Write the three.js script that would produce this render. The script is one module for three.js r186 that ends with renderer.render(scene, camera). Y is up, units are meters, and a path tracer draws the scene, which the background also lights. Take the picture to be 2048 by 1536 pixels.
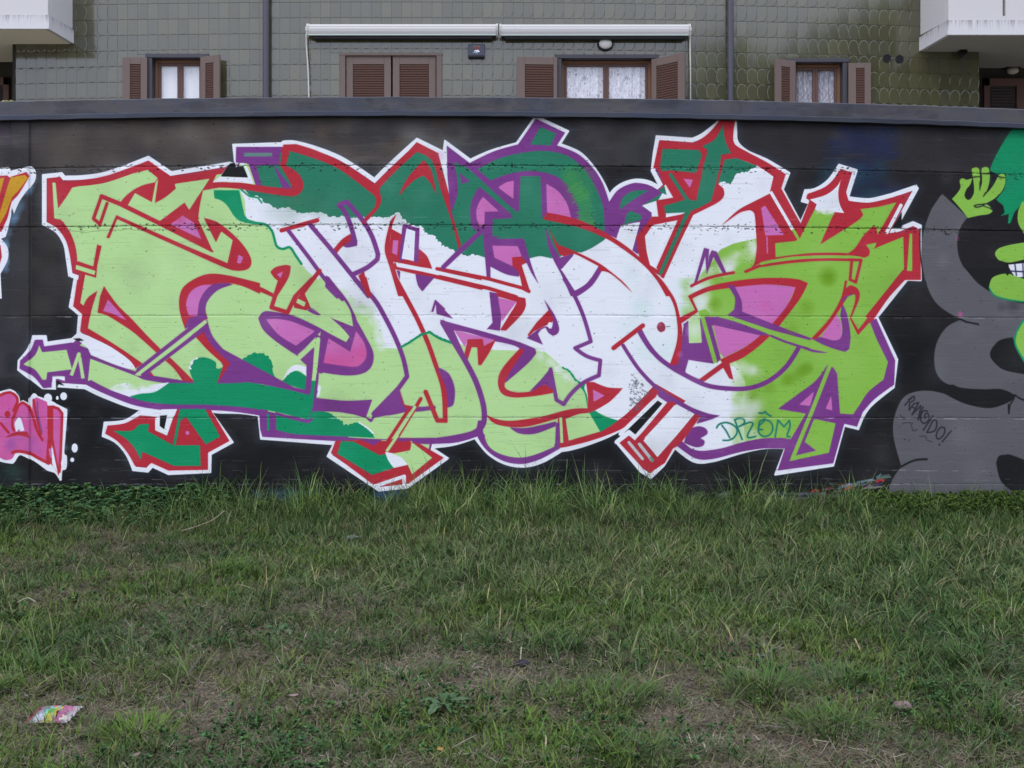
import * as THREE from 'three';
import { mergeGeometries } from 'three/addons/utils/BufferGeometryUtils.js';
import { RoundedBoxGeometry } from 'three/addons/geometries/RoundedBoxGeometry.js';
import { createNoise2D, createNoise3D } from 'simplex-noise';

// ---------- camera, sky, sun, exposure ----------
const scene = new THREE.Scene();
const F = 2160, EYE = 1.6, DIST = 9.39;                       // lens in sketch units, eye height, metres to the wall
const camera = new THREE.PerspectiveCamera(THREE.MathUtils.radToDeg(2 * Math.atan(768 / F)), 4 / 3, 0.1, 600);
camera.position.set(0, EYE, DIST); camera.lookAt(0, EYE, 0);
camera.setViewOffset(2048, 1536, 0, 126, 2048, 1536);          // a level camera whose lens is shifted down
const SKY = { low: [1.30, 1.42, 1.74], high: [1.50, 1.66, 2.12], under: [0.16, 0.17, 0.16] };   // overcast, a little blue
{
  const W = 64, H = 64, data = new Float32Array(W * H * 4);
  for (let y = 0; y < H; y++) for (let x = 0; x < W; x++) {
    const el = Math.sin(((y + 0.5) / H - 0.5) * Math.PI), t = Math.max(0, el);
    for (let c = 0; c < 3; c++) data[(y * W + x) * 4 + c] = el < 0 ? SKY.under[c] : SKY.low[c] + (SKY.high[c] - SKY.low[c]) * t;
    data[(y * W + x) * 4 + 3] = 1;
  }
  const sky = new THREE.DataTexture(data, W, H, THREE.RGBAFormat, THREE.FloatType);
  sky.mapping = THREE.EquirectangularReflectionMapping; sky.magFilter = THREE.LinearFilter; sky.minFilter = THREE.LinearFilter; sky.needsUpdate = true;
  scene.background = sky; scene.environment = sky;
}
const sun = new THREE.DirectionalLight(new THREE.Color(1, 0.96, 0.9), 0.7);
sun.position.set(-7, 16, 12); sun.target.position.set(0, 1, 0); sun.castShadow = true; sun.shadow.radius = 40;
sun.shadow.mapSize.set(2048, 2048); Object.assign(sun.shadow.camera, { left: -16, right: 16, top: 14, bottom: -14, near: 1, far: 60 });
scene.add(sun, sun.target);
const EXPOSURE = 1.07;

// ---------- helpers ----------
function random(seed) { let s = seed >>> 0; return () => { s = (s + 0x6d2b79f5) | 0; let t = Math.imul(s ^ (s >>> 15), 1 | s); t = (t + Math.imul(t ^ (t >>> 7), 61 | t)) ^ t; return ((t ^ (t >>> 14)) >>> 0) / 4294967296; }; }
const taken = {};
const numbered = (name) => { const n = (taken[name] = (taken[name] ?? -1) + 1); return n ? name + '_' + String(n).padStart(3, '0') : name; };
function tag(o, label, category, group) { o.userData.label = label; o.userData.category = category; if (group) o.userData.group = group; return o; }
function thing(name, label, category, [x, y, z] = [0, 0, 0], group) { const o = new THREE.Group(); o.name = numbered(name); o.position.set(x, y, z); scene.add(o); return tag(o, label, category, group); }
function part(name, geometry, material, parent = scene) { const m = new THREE.Mesh(geometry, material); m.name = parent === scene ? numbered(name) : name; m.castShadow = m.receiveShadow = true; parent.add(m); return m; }
const box = (w, h, d, x = 0, y = 0, z = 0) => new THREE.BoxGeometry(w, h, d).translate(x, y, z);
const soft = (w, h, d, x = 0, y = 0, z = 0, r = 0.008) => new RoundedBoxGeometry(w, h, d, 1, Math.min(r, w / 2.1, h / 2.1, d / 2.1)).translate(x, y, z);
const rod = (r, h, x, y, z, n = 12) => new THREE.CylinderGeometry(r, r, h, n).translate(x, y, z);
const bare = (list) => mergeGeometries(list.map((g) => { g = g.index ? g.toNonIndexed() : g; for (const k of Object.keys(g.attributes)) if (!['position', 'normal', 'uv'].includes(k)) g.deleteAttribute(k); return g; }));
const at = (u, v, z) => { const s = F / (DIST - z); return new THREE.Vector3((u - 1024) / s, EYE + (642 - v) / s, z); };   // sketch units (the tape measure along the wall) to metres, on the plane at depth z
const camber = (u) => 1.54e-5 * (Math.min(2148, Math.max(-100, u)) - 780) ** 2;                                           // the coping and the tile courses sag a little towards their ends
const std = (color, roughness = 0.8, more = {}) => new THREE.MeshStandardMaterial({ color, roughness, ...more });
const paintLike = (more) => new THREE.MeshPhysicalMaterial({ roughness: 0.66, specularIntensity: 0.3, ...more });
function canvasTexture(w, h, draw, { srgb = true, repeat = false } = {}) {
  const c = document.createElement('canvas'); c.width = w; c.height = h; draw(c.getContext('2d'), w, h);
  const t = new THREE.CanvasTexture(c); if (srgb) t.colorSpace = THREE.SRGBColorSpace; t.magFilter = THREE.LinearFilter;
  if (repeat) t.wrapS = t.wrapT = THREE.RepeatWrapping; return t;
}
// ---- the painted wall: spray paint, drawn on the sheet in the wall's own sketch units (230 to the metre) ----
const INK = { // paint colours
  W: '#ebebed', L: '#b7db90', M: '#8abd48', G: '#2a7a5c', D: '#0b8f5c', R: '#b82c38', P: '#7c3a82', K: '#cd70b0', H: '#cf5a98', N: '#1b1c1c', S: '#605e60', O: '#cc9522', B: '#2b4560',
};
function sketch(ctx, K, x0, y0, rnd) {
  let k = 1;
  const at = (ox, oy, s = 1) => { k = s; ctx.setTransform(K / s, 0, 0, K / s, (ox - x0) * K, (oy - y0) * K); };
  // '~' before a point: the line runs smoothly through it; otherwise a corner
  const path = (text, closed) => {
    const p = text.trim().split(/\s+/).map((t) => { const s = t[0] === '~', [x, y] = (s ? t.slice(1) : t).split(',').map(Number); return { x, y, s }; }), n = p.length;
    const tan = (i) => { const q = p[i]; if (!q.s) return [0, 0]; const a = p[(i - 1 + n) % n], b = p[(i + 1) % n]; return (!closed && (i === 0 || i === n - 1)) ? [0, 0] : [(b.x - a.x) / 6, (b.y - a.y) / 6]; };
    ctx.beginPath(); ctx.moveTo(p[0].x, p[0].y);
    for (let i = 0; i < (closed ? n : n - 1); i++) {
      const a = p[i], b = p[(i + 1) % n], ta = tan(i), tb = tan((i + 1) % n);
      if (a.s || b.s) ctx.bezierCurveTo(a.x + ta[0], a.y + ta[1], b.x - tb[0], b.y - tb[1], b.x, b.y); else ctx.lineTo(b.x, b.y);
    }
    if (closed) ctx.closePath();
  };
  const overspray = (c) => { ctx.shadowColor = rgba(c, c === 'W' ? 0.35 : 0.55); ctx.shadowBlur = 2.6 * K; };   // the can's soft edge
  const fill = (c, text) => { path(text, true); ctx.fillStyle = INK[c] || c; overspray(c); ctx.fill(); ctx.shadowBlur = 0; };
  const line = (c, w, text, cap = 'round') => { path(text, false); ctx.strokeStyle = INK[c] || c; ctx.lineWidth = w; ctx.lineCap = cap; ctx.lineJoin = 'round'; overspray(c); ctx.stroke(); ctx.shadowBlur = 0; };
  const dot = (c, x, y, r, ry = r) => { ctx.beginPath(); ctx.ellipse(x, y, r, ry, 0, 0, 7); ctx.fillStyle = INK[c] || c; ctx.fill(); };
  const rgba = (c, a) => { const h = INK[c] || c; return 'rgba(' + [1, 3, 5].map((i) => parseInt(h.slice(i, i + 2), 16)).join(',') + ',' + a + ')'; };
  const mist = (c, x, y, r, a = 0.5) => { const g = ctx.createRadialGradient(x, y, 0, x, y, r); g.addColorStop(0, rgba(c, a)); g.addColorStop(0.5, rgba(c, a * 0.55)); g.addColorStop(1, rgba(c, 0)); ctx.fillStyle = g; ctx.fillRect(x - r, y - r, 2 * r, 2 * r); };
  const fluff = (c, r, text) => { // a row of small sprayed puffs along a line
    const p = text.trim().split(/\s+/).map((t) => t.split(',').map(Number));
    for (let i = 0; i + 1 < p.length; i++) { const [ax, ay] = p[i], [bx, by] = p[i + 1], n = Math.max(1, Math.round(Math.hypot(bx - ax, by - ay) / r)); for (let j = 0; j < n; j++) { const t = (j + rnd() * 0.7) / n; dot(c, ax + (bx - ax) * t + (rnd() - 0.5) * r * 0.6, ay + (by - ay) * t + (rnd() - 0.5) * r * 0.6, r * (0.55 + rnd() * 0.5)); } }
  };
  const within = (text, go) => { ctx.save(); path(text, true); ctx.clip(); go(); ctx.restore(); };
  const box = (x, y, w, h, go) => { ctx.save(); ctx.beginPath(); ctx.rect(x, y, w, h); ctx.clip(); go(); ctx.restore(); };

  // --- the outline of the big piece in white, its colour zones and its red and purple bands ---
  const OUT = '86,350 124,346 130,353 ~165,352 ~203,347 ~241,335 297,313 343,344 ~381,338 460,325 474,330 470,326 466,289 563,286 566,283 ~589,282.5 ~633,294 ~679,312 ~714,333 749,357 ~778,328 ~806,302 834,277 887,303 890,281 941,319 ~982,301 1033,286 1069,235 1083,237 1137,262 1121,288 ~1159,304 ~1185,330 ~1205,360 1219,389 ~1230,376 ~1248,365 ~1271,359 ~1297,362 1319,373 1303,342 1307,307 1313,272 1384,277 ~1404,268 1436,243 1440,236 1472,236 ~1473,262 ~1476,284 ~1496,302 ~1534,319 1579,346 1566,379 1601,444 1618,407 1603,403 1610,380 ~1631,377 ~1656,360 1678,329 1714,340 1697,394 ~1737,398 ~1775,390 ~1800,382 1832,371 1836,377 1792,458 1826,444 1842,451 1842,561 1815,560 1755,635 1795,719 1788,775 ~1749,806 ~1731,827 1717,859 1689,852 1667,932 1550,950 1570,897 ~1529,897 ~1485,906 ~1427,923 ~1388,924 1350,897 1328,932 1302,957 1281,944 1231,884 1261,863 1270,870 1338,806 1315,793 1290,820 ~1255,852 ~1217,874 ~1173,891 1137,901 1123,903 ~1085,925 ~1050,934 ~1012,929 ~977,909 950,877 ~909,890 865,896 897,917 815,976 758,982 655,913 667,889 522,878 517,832 ~484,827 440,826 423,824 466,885 422,909 421,945 337,949 305,934 296,944 266,941 ~252,909 ~231,885 205,873 209,845 ~249,841 278,823 330,828 ~264,816 ~205,794 170,777 111,773 111,778 85,777 38,740 39,721 ~58,697 66,672 92,672 94,685 144,678 155,668 158,630 139,614 149,556 138,552 132,510 ~127,487 ~112,464 86,449';
  at(0, 0);
  for (const w of [30, 22, 16]) { path(OUT, true); ctx.strokeStyle = rgba('#5c7494', 0.045); ctx.lineWidth = w; ctx.stroke(); } // overspray round the white
  fill('W', OUT);
  const band = (c, w) => { path(OUT, true); ctx.strokeStyle = INK[c]; ctx.lineWidth = w; ctx.lineJoin = 'miter'; ctx.miterLimit = 3; ctx.stroke(); };
  within(OUT, () => {
    fill('L', OUT);
    // lime letter on the right
    fill('M', '1385,600 1395,560 1425,525 1440,500 1475,483 1520,470 1560,440 1610,450 1630,410 1700,410 1850,360 1850,570 1760,640 1800,720 1790,790 1720,870 1660,940 1545,955 1570,890 1500,905 1487,860 1492,790 1490,760 1470,720 1420,700 1386,650');
    // white cloud
    fill('W', '478,376 490,400 493,437 530,449 545,462 552,492 565,497 580,495 592,512 602,527 618,545 640,562 700,602 718,606 735,620 748,640 752,668 765,695 800,698 818,686 841,671 858,664 880,677 903,686 990,700 1067,702 1091,704 1123,733 1152,759 1173,783 1174,818 1190,822 1231,841 1262,850 1240,890 1300,960 1420,930 1490,905 1487,830 1490,765 1470,735 1420,715 1388,690 1380,640 1378,600 1392,560 1420,525 1440,500 1475,483 1515,474 1540,470 1560,400 1560,340 1500,315 1300,330 1180,420 900,420 700,400');
    // dark green over the top
    fill('G', '540,270 545,372 480,374 498,393 516,396 529,408 547,416 559,420 575,415 590,426 605,429 641,425 658,434 700,436 762,436 777,438 795,428 806,441 821,451 841,454 851,469 869,474 882,492 894,495 911,505 933,513 956,510 1000,525 1058,517 1073,510 1101,517 1130,512 1162,505 1185,494 1208,479 1235,462 1265,446 1300,440 1340,420 1300,250 900,250 700,250');
    fluff('W', 5, '484,376 498,395 516,398 529,410 547,418 559,422 575,417 590,428 605,431 641,427 658,436 700,438 762,438 777,440 795,430 806,443 821,453 841,456 851,471 869,476 882,494 894,497 911,507 933,515 956,513');
    fluff('W', 5, '1056,520 1073,512 1101,519 1130,514 1162,507 1185,496 1208,481 1235,464');
    for (let i = 0; i < 26; i++) mist('#4f7a58', 520 + rnd() * 340, 395 + rnd() * 45, 30, 0.10);
    line('D', 4.5, '494,441 ~512,446 ~531,449 ~544,462 ~549,478 ~554,493 ~566,498 ~580,495 ~592,512 603,528');
    // soft meeting of white and lime
    for (let i = 0; i < 70; i++) { const t = rnd(), x = 1372 + rnd() * 40 + (t > 0.6 ? 20 : 0), y = 560 + t * 120; mist(rnd() < 0.55 ? 'W' : 'M', x, y, 10 + rnd() * 14, 0.42); }
    for (let i = 0; i < 60; i++) { const t = rnd(); mist(rnd() < 0.5 ? 'W' : 'M', 1400 + t * 110 + rnd() * 14, 545 - t * 65 + rnd() * 22, 8 + rnd() * 12, 0.42); }
    for (let i = 0; i < 60; i++) { const t = rnd(); mist(rnd() < 0.5 ? 'W' : 'M', 1470 + rnd() * 44, 735 + t * 150, 10 + rnd() * 16, 0.42); }
    for (let i = 0; i < 40; i++) mist('#7fc9a0', 1250 + rnd() * 150, 500 + rnd() * 230, 26, 0.05);
    // white into the pale green
    for (let i = 0; i < 60; i++) { const t = rnd(); mist(rnd() < 0.5 ? 'W' : 'L', 640 + t * 90 + rnd() * 10, 560 + t * 60 + rnd() * 10, 6 + rnd() * 9, 0.4); }
    for (let i = 0; i < 40; i++) { const t = rnd(); mist(rnd() < 0.5 ? 'W' : 'L', 736 + t * 24 + rnd() * 8, 615 + t * 80, 6 + rnd() * 9, 0.4); }
    for (let i = 0; i < 40; i++) { const t = rnd(); mist(rnd() < 0.5 ? 'W' : 'L', 1067 + t * 80, 700 + t * 56 + rnd() * 8, 6 + rnd() * 8, 0.4); }
    band('R', 40);
    for (const [x, y, w, h] of [[458, 282, 105, 90], [886, 228, 435, 200], [0, 660, 205, 200], [205, 775, 75, 40], [330, 800, 80, 40], [423, 800, 240, 92], [660, 860, 110, 30], [800, 860, 320, 80], [1340, 860, 420, 100], [1560, 645, 280, 340]]) box(x, y, w, h, () => band('P', 40));
    path(OUT, true); ctx.strokeStyle = 'rgba(140,80,110,0.3)'; ctx.lineWidth = 25; ctx.stroke(); band('W', 15);
  });
  line('W', 3, OUT + ' ' + OUT.split(' ')[0]);
  dot('N', 475, 338, 1);
  // --- upper left ---
  at(0, 200, 3.938);
  fill('N', '1812,500 1740,602 1955,612 1915,520 1860,530 1850,495');
  fill('W', '1740,600 1675,650 ~1800,645 2000,662 1955,545 1915,495 1860,500 1925,520 1955,612 1740,605 1800,505');
  fill('N', '1800,512 1745,600 1952,608 1915,525 1860,545');
  fill('R', '375,622 475,608 492,660 520,645 560,648 ~700,627 ~830,600 ~960,558 1170,478 1345,604 1460,598 1725,548 1675,652 ~1800,650 2048,690 2048,716 ~1800,685 ~1700,695 1600,712 ~1575,830 1562,930 1675,1185 1500,1112 1245,968 995,850 945,815 ~990,760 ~1060,705 ~1140,668 1222,650 1245,615 1165,550 ~1000,590 ~830,633 ~700,662 570,690 520,770 455,860 440,655 418,652 430,930 455,925 500,962 ~555,1050 ~595,1160 608,1265 580,1330 552,1230 ~520,1110 ~450,1010 375,960');
  fill('L', '1000,845 1065,735 1195,805 1220,812 ~1300,770 1385,700 1380,662 1650,622 1600,700 ~1540,790 1490,868 1455,810 1335,900 1250,960');
  fill('L', '1198,808 1228,650 1247,625 1222,812');
  fill('R', '1222,812 1247,635 1345,650 1388,695 ~1300,765');
  fill('R', '1335,900 1455,810 1490,865 1565,925 1675,1185 1500,1112 1245,968');
  fill('K', '1440,912 1530,970 1585,1095 1345,980'); mist('R', 1420, 940, 60, 0.35);
  fill('L', '415,652 437,652 458,862 470,940 430,932');
  line('R', 34, '802,760 950,820 1250,968 1672,1182');
  line('R', 26, '800,760 738,935 785,975'); line('R', 24, '845,815 787,985');
  fill('R', '1608,930 ~1720,968 ~1850,1072 ~1935,1170 ~1980,1265 ~1955,1330 ~1860,1345 ~1750,1312 1500,1200 1250,1088 925,938 862,1090 838,1085 918,908 1250,1055 1500,1165 1790,1285 1832,1105 1740,1040 1702,1122');
  fill('L', '1675,1185 1562,938 1612,942 1700,1125 1745,1038 1832,1105 1790,1285');
  fill('R', '1612,940 1742,1025 1702,1120'); fill('K', '1880,1220 1915,1240 ~1895,1285 1868,1280');
  fill('R', '765,1140 800,1150 765,1310 757,1400 590,1352 580,1322 612,1270 735,1312'); fill('L', '600,1300 752,1348 742,1378 597,1332');
  fill('D', '1685,712 1885,712 1925,900 ~1960,945 2048,982 ~1930,965 ~1860,930 ~1790,830 ~1740,790 1690,775');
  fill('L', '1672,716 1690,775 1720,820 1640,800 1600,740');
  // --- lower left ---
  at(0, 560, 3.4135);
  fill('R', '527,0 500,180 562,235 548,352 ~720,445 ~860,545 925,605 975,572 ~860,492 ~720,402 600,330 ~625,205 665,75 ~600,122 570,178 541,160 556,0');
  fill('W', '548,360 ~640,400 ~760,460 ~880,545 925,605 ~850,602 ~740,560 620,510 600,465 545,420 525,375'); fill('N', '500,402 545,398 575,415 530,416');
  fill('R', '710,42 ~800,168 ~900,268 ~1000,375 1102,478 1075,502 ~930,372 ~830,302 ~730,242 666,225 685,110'); fill('K', '738,135 862,275 765,228 705,212');
  fill('R', '1160,530 ~1240,608 1328,696 1255,692 ~1190,605 1132,552');
  fill('P', '238,412 292,410 302,455 490,428 600,468 622,515 ~780,578 925,625 960,592 1390,255 1418,280 ~1455,390 ~1560,515 ~1650,615 1712,688 1775,692 1775,712 1480,712 1545,630 1400,340 990,650 ~1100,690 1250,690 1330,698 ~1150,705 1040,690 ~980,680 940,660 620,540 605,690 ~740,748 ~880,800 ~1000,833 ~1200,850 ~1400,850 ~1600,868 1775,890 1775,925 ~1600,900 ~1450,890 ~1200,893 ~1080,885 ~900,850 ~700,768 600,712 480,705 445,660 320,640 320,738 295,738 ~230,660 140,605 145,550 ~205,490');
  fill('N', '383,690 402,690 440,722 400,712 384,745'); fill('W', '358,660 445,660 445,690 400,676 382,676 378,745 300,745 357,735');
  fill('P', '320,640 480,625 490,700 445,690 445,655 355,655 352,735 300,738');
  fill('L', '268,448 288,495 455,478 492,610 322,630 316,680 290,680 ~240,612 168,576 ~240,515');
  fill('L', '618,540 915,652 ~1000,690 ~1100,700 1250,700 740,748 602,688');
  line('L', 22, '488,652 540,505 568,672', 'butt'); fill('P', '470,470 600,470 560,490 520,495 485,560');
  fill('L', '920,650 1398,275 1416,290 972,655');
  fill('P', '1398,330 1416,288 ~1455,390 ~1560,515 ~1650,615 1712,690 1480,712 1570,570 ~1450,470 1380,342');
  fill('R', '1318,368 1382,342 ~1450,455 1572,570 1482,712 1468,702 1530,577 ~1420,480');
  fill('P', '960,662 1030,628 1048,655 1250,688 1330,700 1480,712 ~1200,712 ~1050,690');
  fill('R', '1160,530 ~1240,608 1328,696 1250,690 ~1190,605 1130,552'); fill('R', '1030,628 1048,658 1020,648');
  fill('W', '740,748 ~800,715 ~870,705 ~950,725 1150,700 1180,745 ~1000,800 890,800');
  for (let i = 0; i < 30; i++) { const t = rnd(); mist(rnd() < 0.5 ? 'W' : 'L', 740 + t * 300, 735 - t * 30 + rnd() * 20, 30, 0.35); }
  fill('D', '888,796 ~960,778 ~1060,765 1150,706 1330,706 ~1302,640 ~1296,590 ~1340,540 ~1400,530 ~1470,560 ~1480,605 1517,600 1482,708 1775,708 1775,896 ~1600,870 ~1400,852 ~1200,852 ~1000,832');
  fluff('W', 12, '1298,610 1310,565 1345,535'); fluff('D', 22, '1320,600 1335,560 1380,545 1440,560 1465,600');
  line('P', 30, '620,700 ~740,762 ~880,817 ~1000,850 ~1200,868 ~1400,868 ~1600,882 1775,905');
  fill('R', '1205,880 1232,862 1400,862 1440,888 1567,1100 1420,1180 1420,1297 1150,1302 1035,1250 990,1278 920,1268 ~870,1180 ~800,1100 718,1050 735,995 ~850,980 ~960,930 1056,948 1062,1030 1140,1062');
  line('P', 28, '1180,868 ~1300,868 1450,872');
  fill('W', '1100,885 1210,882 1190,930 1110,930'); fill('N', '1092,928 1142,924 1122,1022 1088,998'); fill('W', '1060,945 1092,928 1090,998 1122,1022 1142,924 1195,890 1140,1062 1060,1025');
  fill('D', '775,1030 ~900,1030 ~950,990 1017,985 1010,1035 1182,1130 1365,1130 1370,1270 1190,1270 970,1172 960,1227 ~920,1150 ~860,1085');
  line('D', 18, '1236,885 1190,1125', 'butt'); fill('D', '1232,882 1400,882 1502,1070 1405,1122 1275,940 1225,960');
  fill('R', '1255,935 1372,1085 1395,1122 1205,1122'); dot('K', 1280, 1045, 13);
  fill('R', '1265,335 ~1225,200 ~1235,80 ~1300,10 ~1420,-40 ~1560,-30 1775,22 1775,95 ~1650,40 ~1550,22 ~1460,32 ~1390,90 1410,240 1420,265 1280,325');
  fill('K', '1292,245 ~1272,170 ~1300,85 ~1370,40 1452,34 ~1395,90 ~1362,165 1350,245');
  fill('P', '1350,245 ~1362,150 ~1400,78 ~1460,30 1560,22 1590,32 ~1485,72 ~1415,150 1402,225 1417,262 1380,275 1285,325 1262,330 1290,262');
  line('P', 25, '945,612 1392,258'); line('P', 24, '968,655 1400,330', 'butt'); line('L', 18, '935,648 1408,280', 'butt');
  // --- lower middle left ---
  at(440, 560, 3.4135);
  fill('R', '-10,5 ~120,28 ~260,75 375,125 372,98 ~280,50 ~150,5 0,-20');
  fill('D', '148,610 ~158,555 ~220,508 ~300,512 ~348,560 ~365,640 ~395,680 430,690 ~480,640 ~522,622 592,660 582,752 ~400,700 205,682');
  fluff('D', 20, '160,560 210,520 270,512 330,540 355,600'); fill('W', '432,682 ~470,610 ~525,580 606,602 596,662 ~540,618 ~480,635'); fluff('D', 16, '440,690 480,650 520,632 570,655');
  fill('P', '-40,440 0,465 ~90,580 ~160,645 205,682 ~400,712 582,752 592,660 606,592 553,545 645,455 682,388 672,520 662,640 640,720 650,812 ~850,832 1042,822 1000,940 ~800,895 642,888 628,962 600,972 ~480,940 ~380,910 ~200,875 0,858 0,890 ~140,900 270,925 275,1020 290,1072 780,1100 905,1095 ~1000,1092 ~1300,1100 1300,1120 ~1600,1112 1775,1062 1775,990 ~1700,1045 ~1500,1078 ~1100,1088 ~700,1062 385,1022 385,918 640,940 640,880 1000,930 1045,945 1250,900 1290,872 1420,888 1470,862 1420,868 1262,860 1225,745 1280,650 1050,905 1042,822 650,812');
  fill('D', '0,712 200,700 ~400,735 612,785 622,700 635,700 618,958 ~400,905 ~200,868 0,852');
  fill('L', '655,650 670,625 ~770,642 ~880,650 ~990,635 1270,640 1225,745 1052,910 1042,822 ~850,832 650,812');
  fill('W', '655,700 690,730 680,790 652,800'); fill('D', '650,720 668,760 655,800');
  line('P', 26, '668,390 ~668,560 ~655,720 625,955'); line('P', 24, '645,460 638,600 605,772 ~500,745 ~350,712 205,685'); line('P', 24, '605,770 603,590');
  fill('L', '533,522 682,392 694,400 652,690 628,690 645,465 550,545'); fill('D', '628,690 650,690 632,860 618,930');
  fill('P', '550,545 642,460 632,640 610,600');
  fill('D', '385,920 ~500,935 600,972 640,892 ~740,905 ~800,950 ~870,1002 ~930,972 ~1000,1010 1060,1078 ~700,1062 ~500,1050 385,1022');
  fill('L', '640,892 ~800,900 1000,935 1045,948 ~1150,930 1250,905 1290,872 1470,862 1560,860 1775,860 1775,990 ~1700,1042 ~1500,1075 ~1200,1082 1060,1078 ~1000,1010 ~930,972 ~870,1002 ~800,950 ~740,905');
  fluff('D', 18, '660,905 740,915 800,960 865,1005'); fluff('D', 18, '880,1000 930,985 1000,1020 1045,1065'); fluff('W', 7, '950,975 1000,1005 1050,1050'); line('D', 14, '328,915 330,1028', 'butt');
  line('P', 18, '385,912 ~480,940 600,970 625,952'); line('P', 22, '640,885 ~800,890 ~900,905 1000,932 1030,960 1048,930');
  fill('P', '1050,912 1225,745 1262,860 1292,872 1275,900 ~1150,925');
  line('P', 28, '1270,880 ~1350,885 1460,872'); line('P', 34, '660,822 ~850,842 1030,835');
  fill('P', '655,815 ~850,835 1042,822 1002,935 ~800,890 645,885'); fill('L', '1040,822 1000,935 1030,948 1050,915 1100,840 1225,740 1150,740');
  fill('P', '263,262 ~292,222 ~345,215 ~500,245 ~650,312 ~760,372 862,425 884,388 ~830,325 748,255 910,318 928,265 ~1000,395 ~1048,500 ~1035,590 ~970,640 ~850,652 670,627 684,385 690,350 532,520 ~400,432 ~300,345');
  fill('L', '684,392 660,400 652,620 670,628 688,500');
  line('P', 30, '672,395 665,620');
  fill('P', '684,385 660,630 700,640 720,400');
  fill('H', '742,400 890,492 930,352 ~985,430 ~1000,520 ~960,578 ~900,592 708,566'); within('742,400 890,492 930,352 985,430 1000,520 960,578 900,592 708,566', () => { mist('K', 830, 410, 150, 0.9); mist('K', 950, 400, 90, 0.8); mist('K', 740, 450, 90, 0.8); });
  fill('K', '318,270 ~400,268 ~500,288 648,350 520,448 ~400,372');
  line('L', 26, '540,522 672,405 648,640', 'butt'); fill('D', '628,692 650,692 632,870 618,940');
  fill('L', '485,235 ~620,282 ~760,368 862,422 884,388 ~830,325 750,255 690,240');
  line('R', 28, '412,0 352,188 462,222 515,112 630,-5'); fill('R', '500,150 572,78 622,190 590,208 508,190'); fill('L', '532,128 585,155 575,182 522,155'); fill('P', '618,188 672,242 640,232 598,210');
  fill('L', '575,78 660,0 700,20 730,60 850,150 918,255 905,315 748,252 690,242 622,190');
  fill('P', '690,240 672,242 620,185');
  fill('P', '722,-30 720,40 ~765,85 ~830,120 ~890,210 910,318 932,262 ~870,140 ~800,50 745,-20');
  line('P', 30, '925,0 ~1050,128 ~1130,260 ~1200,400 ~1250,530 1275,640 1278,660 1220,740 1050,915');
  fill('R', '955,-20 1000,-20 1042,140 1005,95');
  line('R', 30, '1205,0 ~1270,120 ~1350,270 ~1420,430 ~1470,570 ~1520,720 1535,850 1538,960 1485,960 1405,765');
  line('D', 13, '1238,458 ~1290,430 ~1370,378 1432,358 ~1500,400 1580,430'); fluff('D', 7, '1250,450 1290,425 1370,375 1432,352 1500,395 1575,425');
  fill('P', '1490,600 ~1560,640 ~1602,740 ~1590,850 1548,872 1545,790 ~1525,690'); fill('R', '1480,600 ~1540,720 ~1552,860 1540,900 1520,780');
  fill('R', '1222,742 1248,850 1305,862 1300,890 1268,930 1285,880 1262,868');
  line('R', 22, '1300,870 1145,1105', 'butt'); line('R', 24, '1372,812 1205,1085'); line('L', 18, '1335,862 1140,1170', 'butt');
  fill('P', '1340,-10 1442,-10 1385,76'); line('P', 14, '1452,212 1472,145 1530,200'); fill('P', '1472,142 1592,265 1480,232');
  fill('R', '790,1100 905,1095 1130,1100 1300,1112 1330,1100 1528,1215 1285,1392 1262,1335 1060,1408 758,1182');
  fill('D', '828,1102 912,1105 1090,1197 1128,1190 ~1160,1240 1187,1285 1040,1332 803,1187'); fill('W', '1128,1175 1182,1185 ~1240,1212 1288,1265 1190,1287 ~1150,1232'); fill('L', '1175,1188 1300,1165 1310,1110 1447,1215 1312,1325 1285,1265 ~1240,1212');
  fill('R', '1000,1345 1187,1285 1292,1262 1312,1325 1290,1390 1255,1395 1060,1408'); line('W', 24, '1060,1408 1258,1342 1258,1392'); fill('P', '1290,1080 1470,1078 1440,1122 1325,1112'); fill('L', '1300,1165 1310,1112 1447,1215 1312,1325 1285,1265'); fill('P', '940,1085 1110,1090 1040,1135'); fill('R', '912,1098 960,1090 1090,1150 1150,1095 1205,1080 1300,1080 1300,1150 1140,1170 1092,1196'); line('L', 18, '1215,1060 1138,1172', 'butt'); line('P', 20, '1215,1092 1290,1090', 'butt');
  // --- upper middle left ---
  at(440, 200, 3.938);
  fill('P', '128,370 475,370 468,512 425,512 560,690 540,722 480,692 290,692 228,508 205,497 125,492'); line('#67877f', 26, '190,430 410,430', 'butt'); fill('G', '290,518 420,512 492,692 332,682');
  fill('R', '500,352 600,348 ~750,395 ~900,465 ~1060,560 1215,667 1330,552 1450,440 1550,332 1722,420 ~1765,600 ~1825,800 ~1872,970 1907,1130 1880,1172 ~1830,970 ~1745,720 ~1672,480 1545,407 1440,492 1258,692 1262,740 ~1272,790 ~1242,860 1142,972 1125,945 ~1220,845 1230,772 1205,742 ~1050,622 ~900,522 ~700,445 550,400 518,515 ~615,578 ~657,660 ~642,722 ~580,757 ~450,747 ~250,715 ~100,695 0,690 0,657 ~150,652 ~300,672 ~440,690 540,700 ~568,690 540,620 475,515');
  fill('R', '1605,473 ~1665,560 1707,747 ~1650,640 1600,595 ~1520,640 1408,757 ~1480,615'); fill('W', '1722,425 1762,405 1776,328 1792,372 1810,757 ~1780,640'); mist('K', 1740, 440, 50, 0.25);
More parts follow.
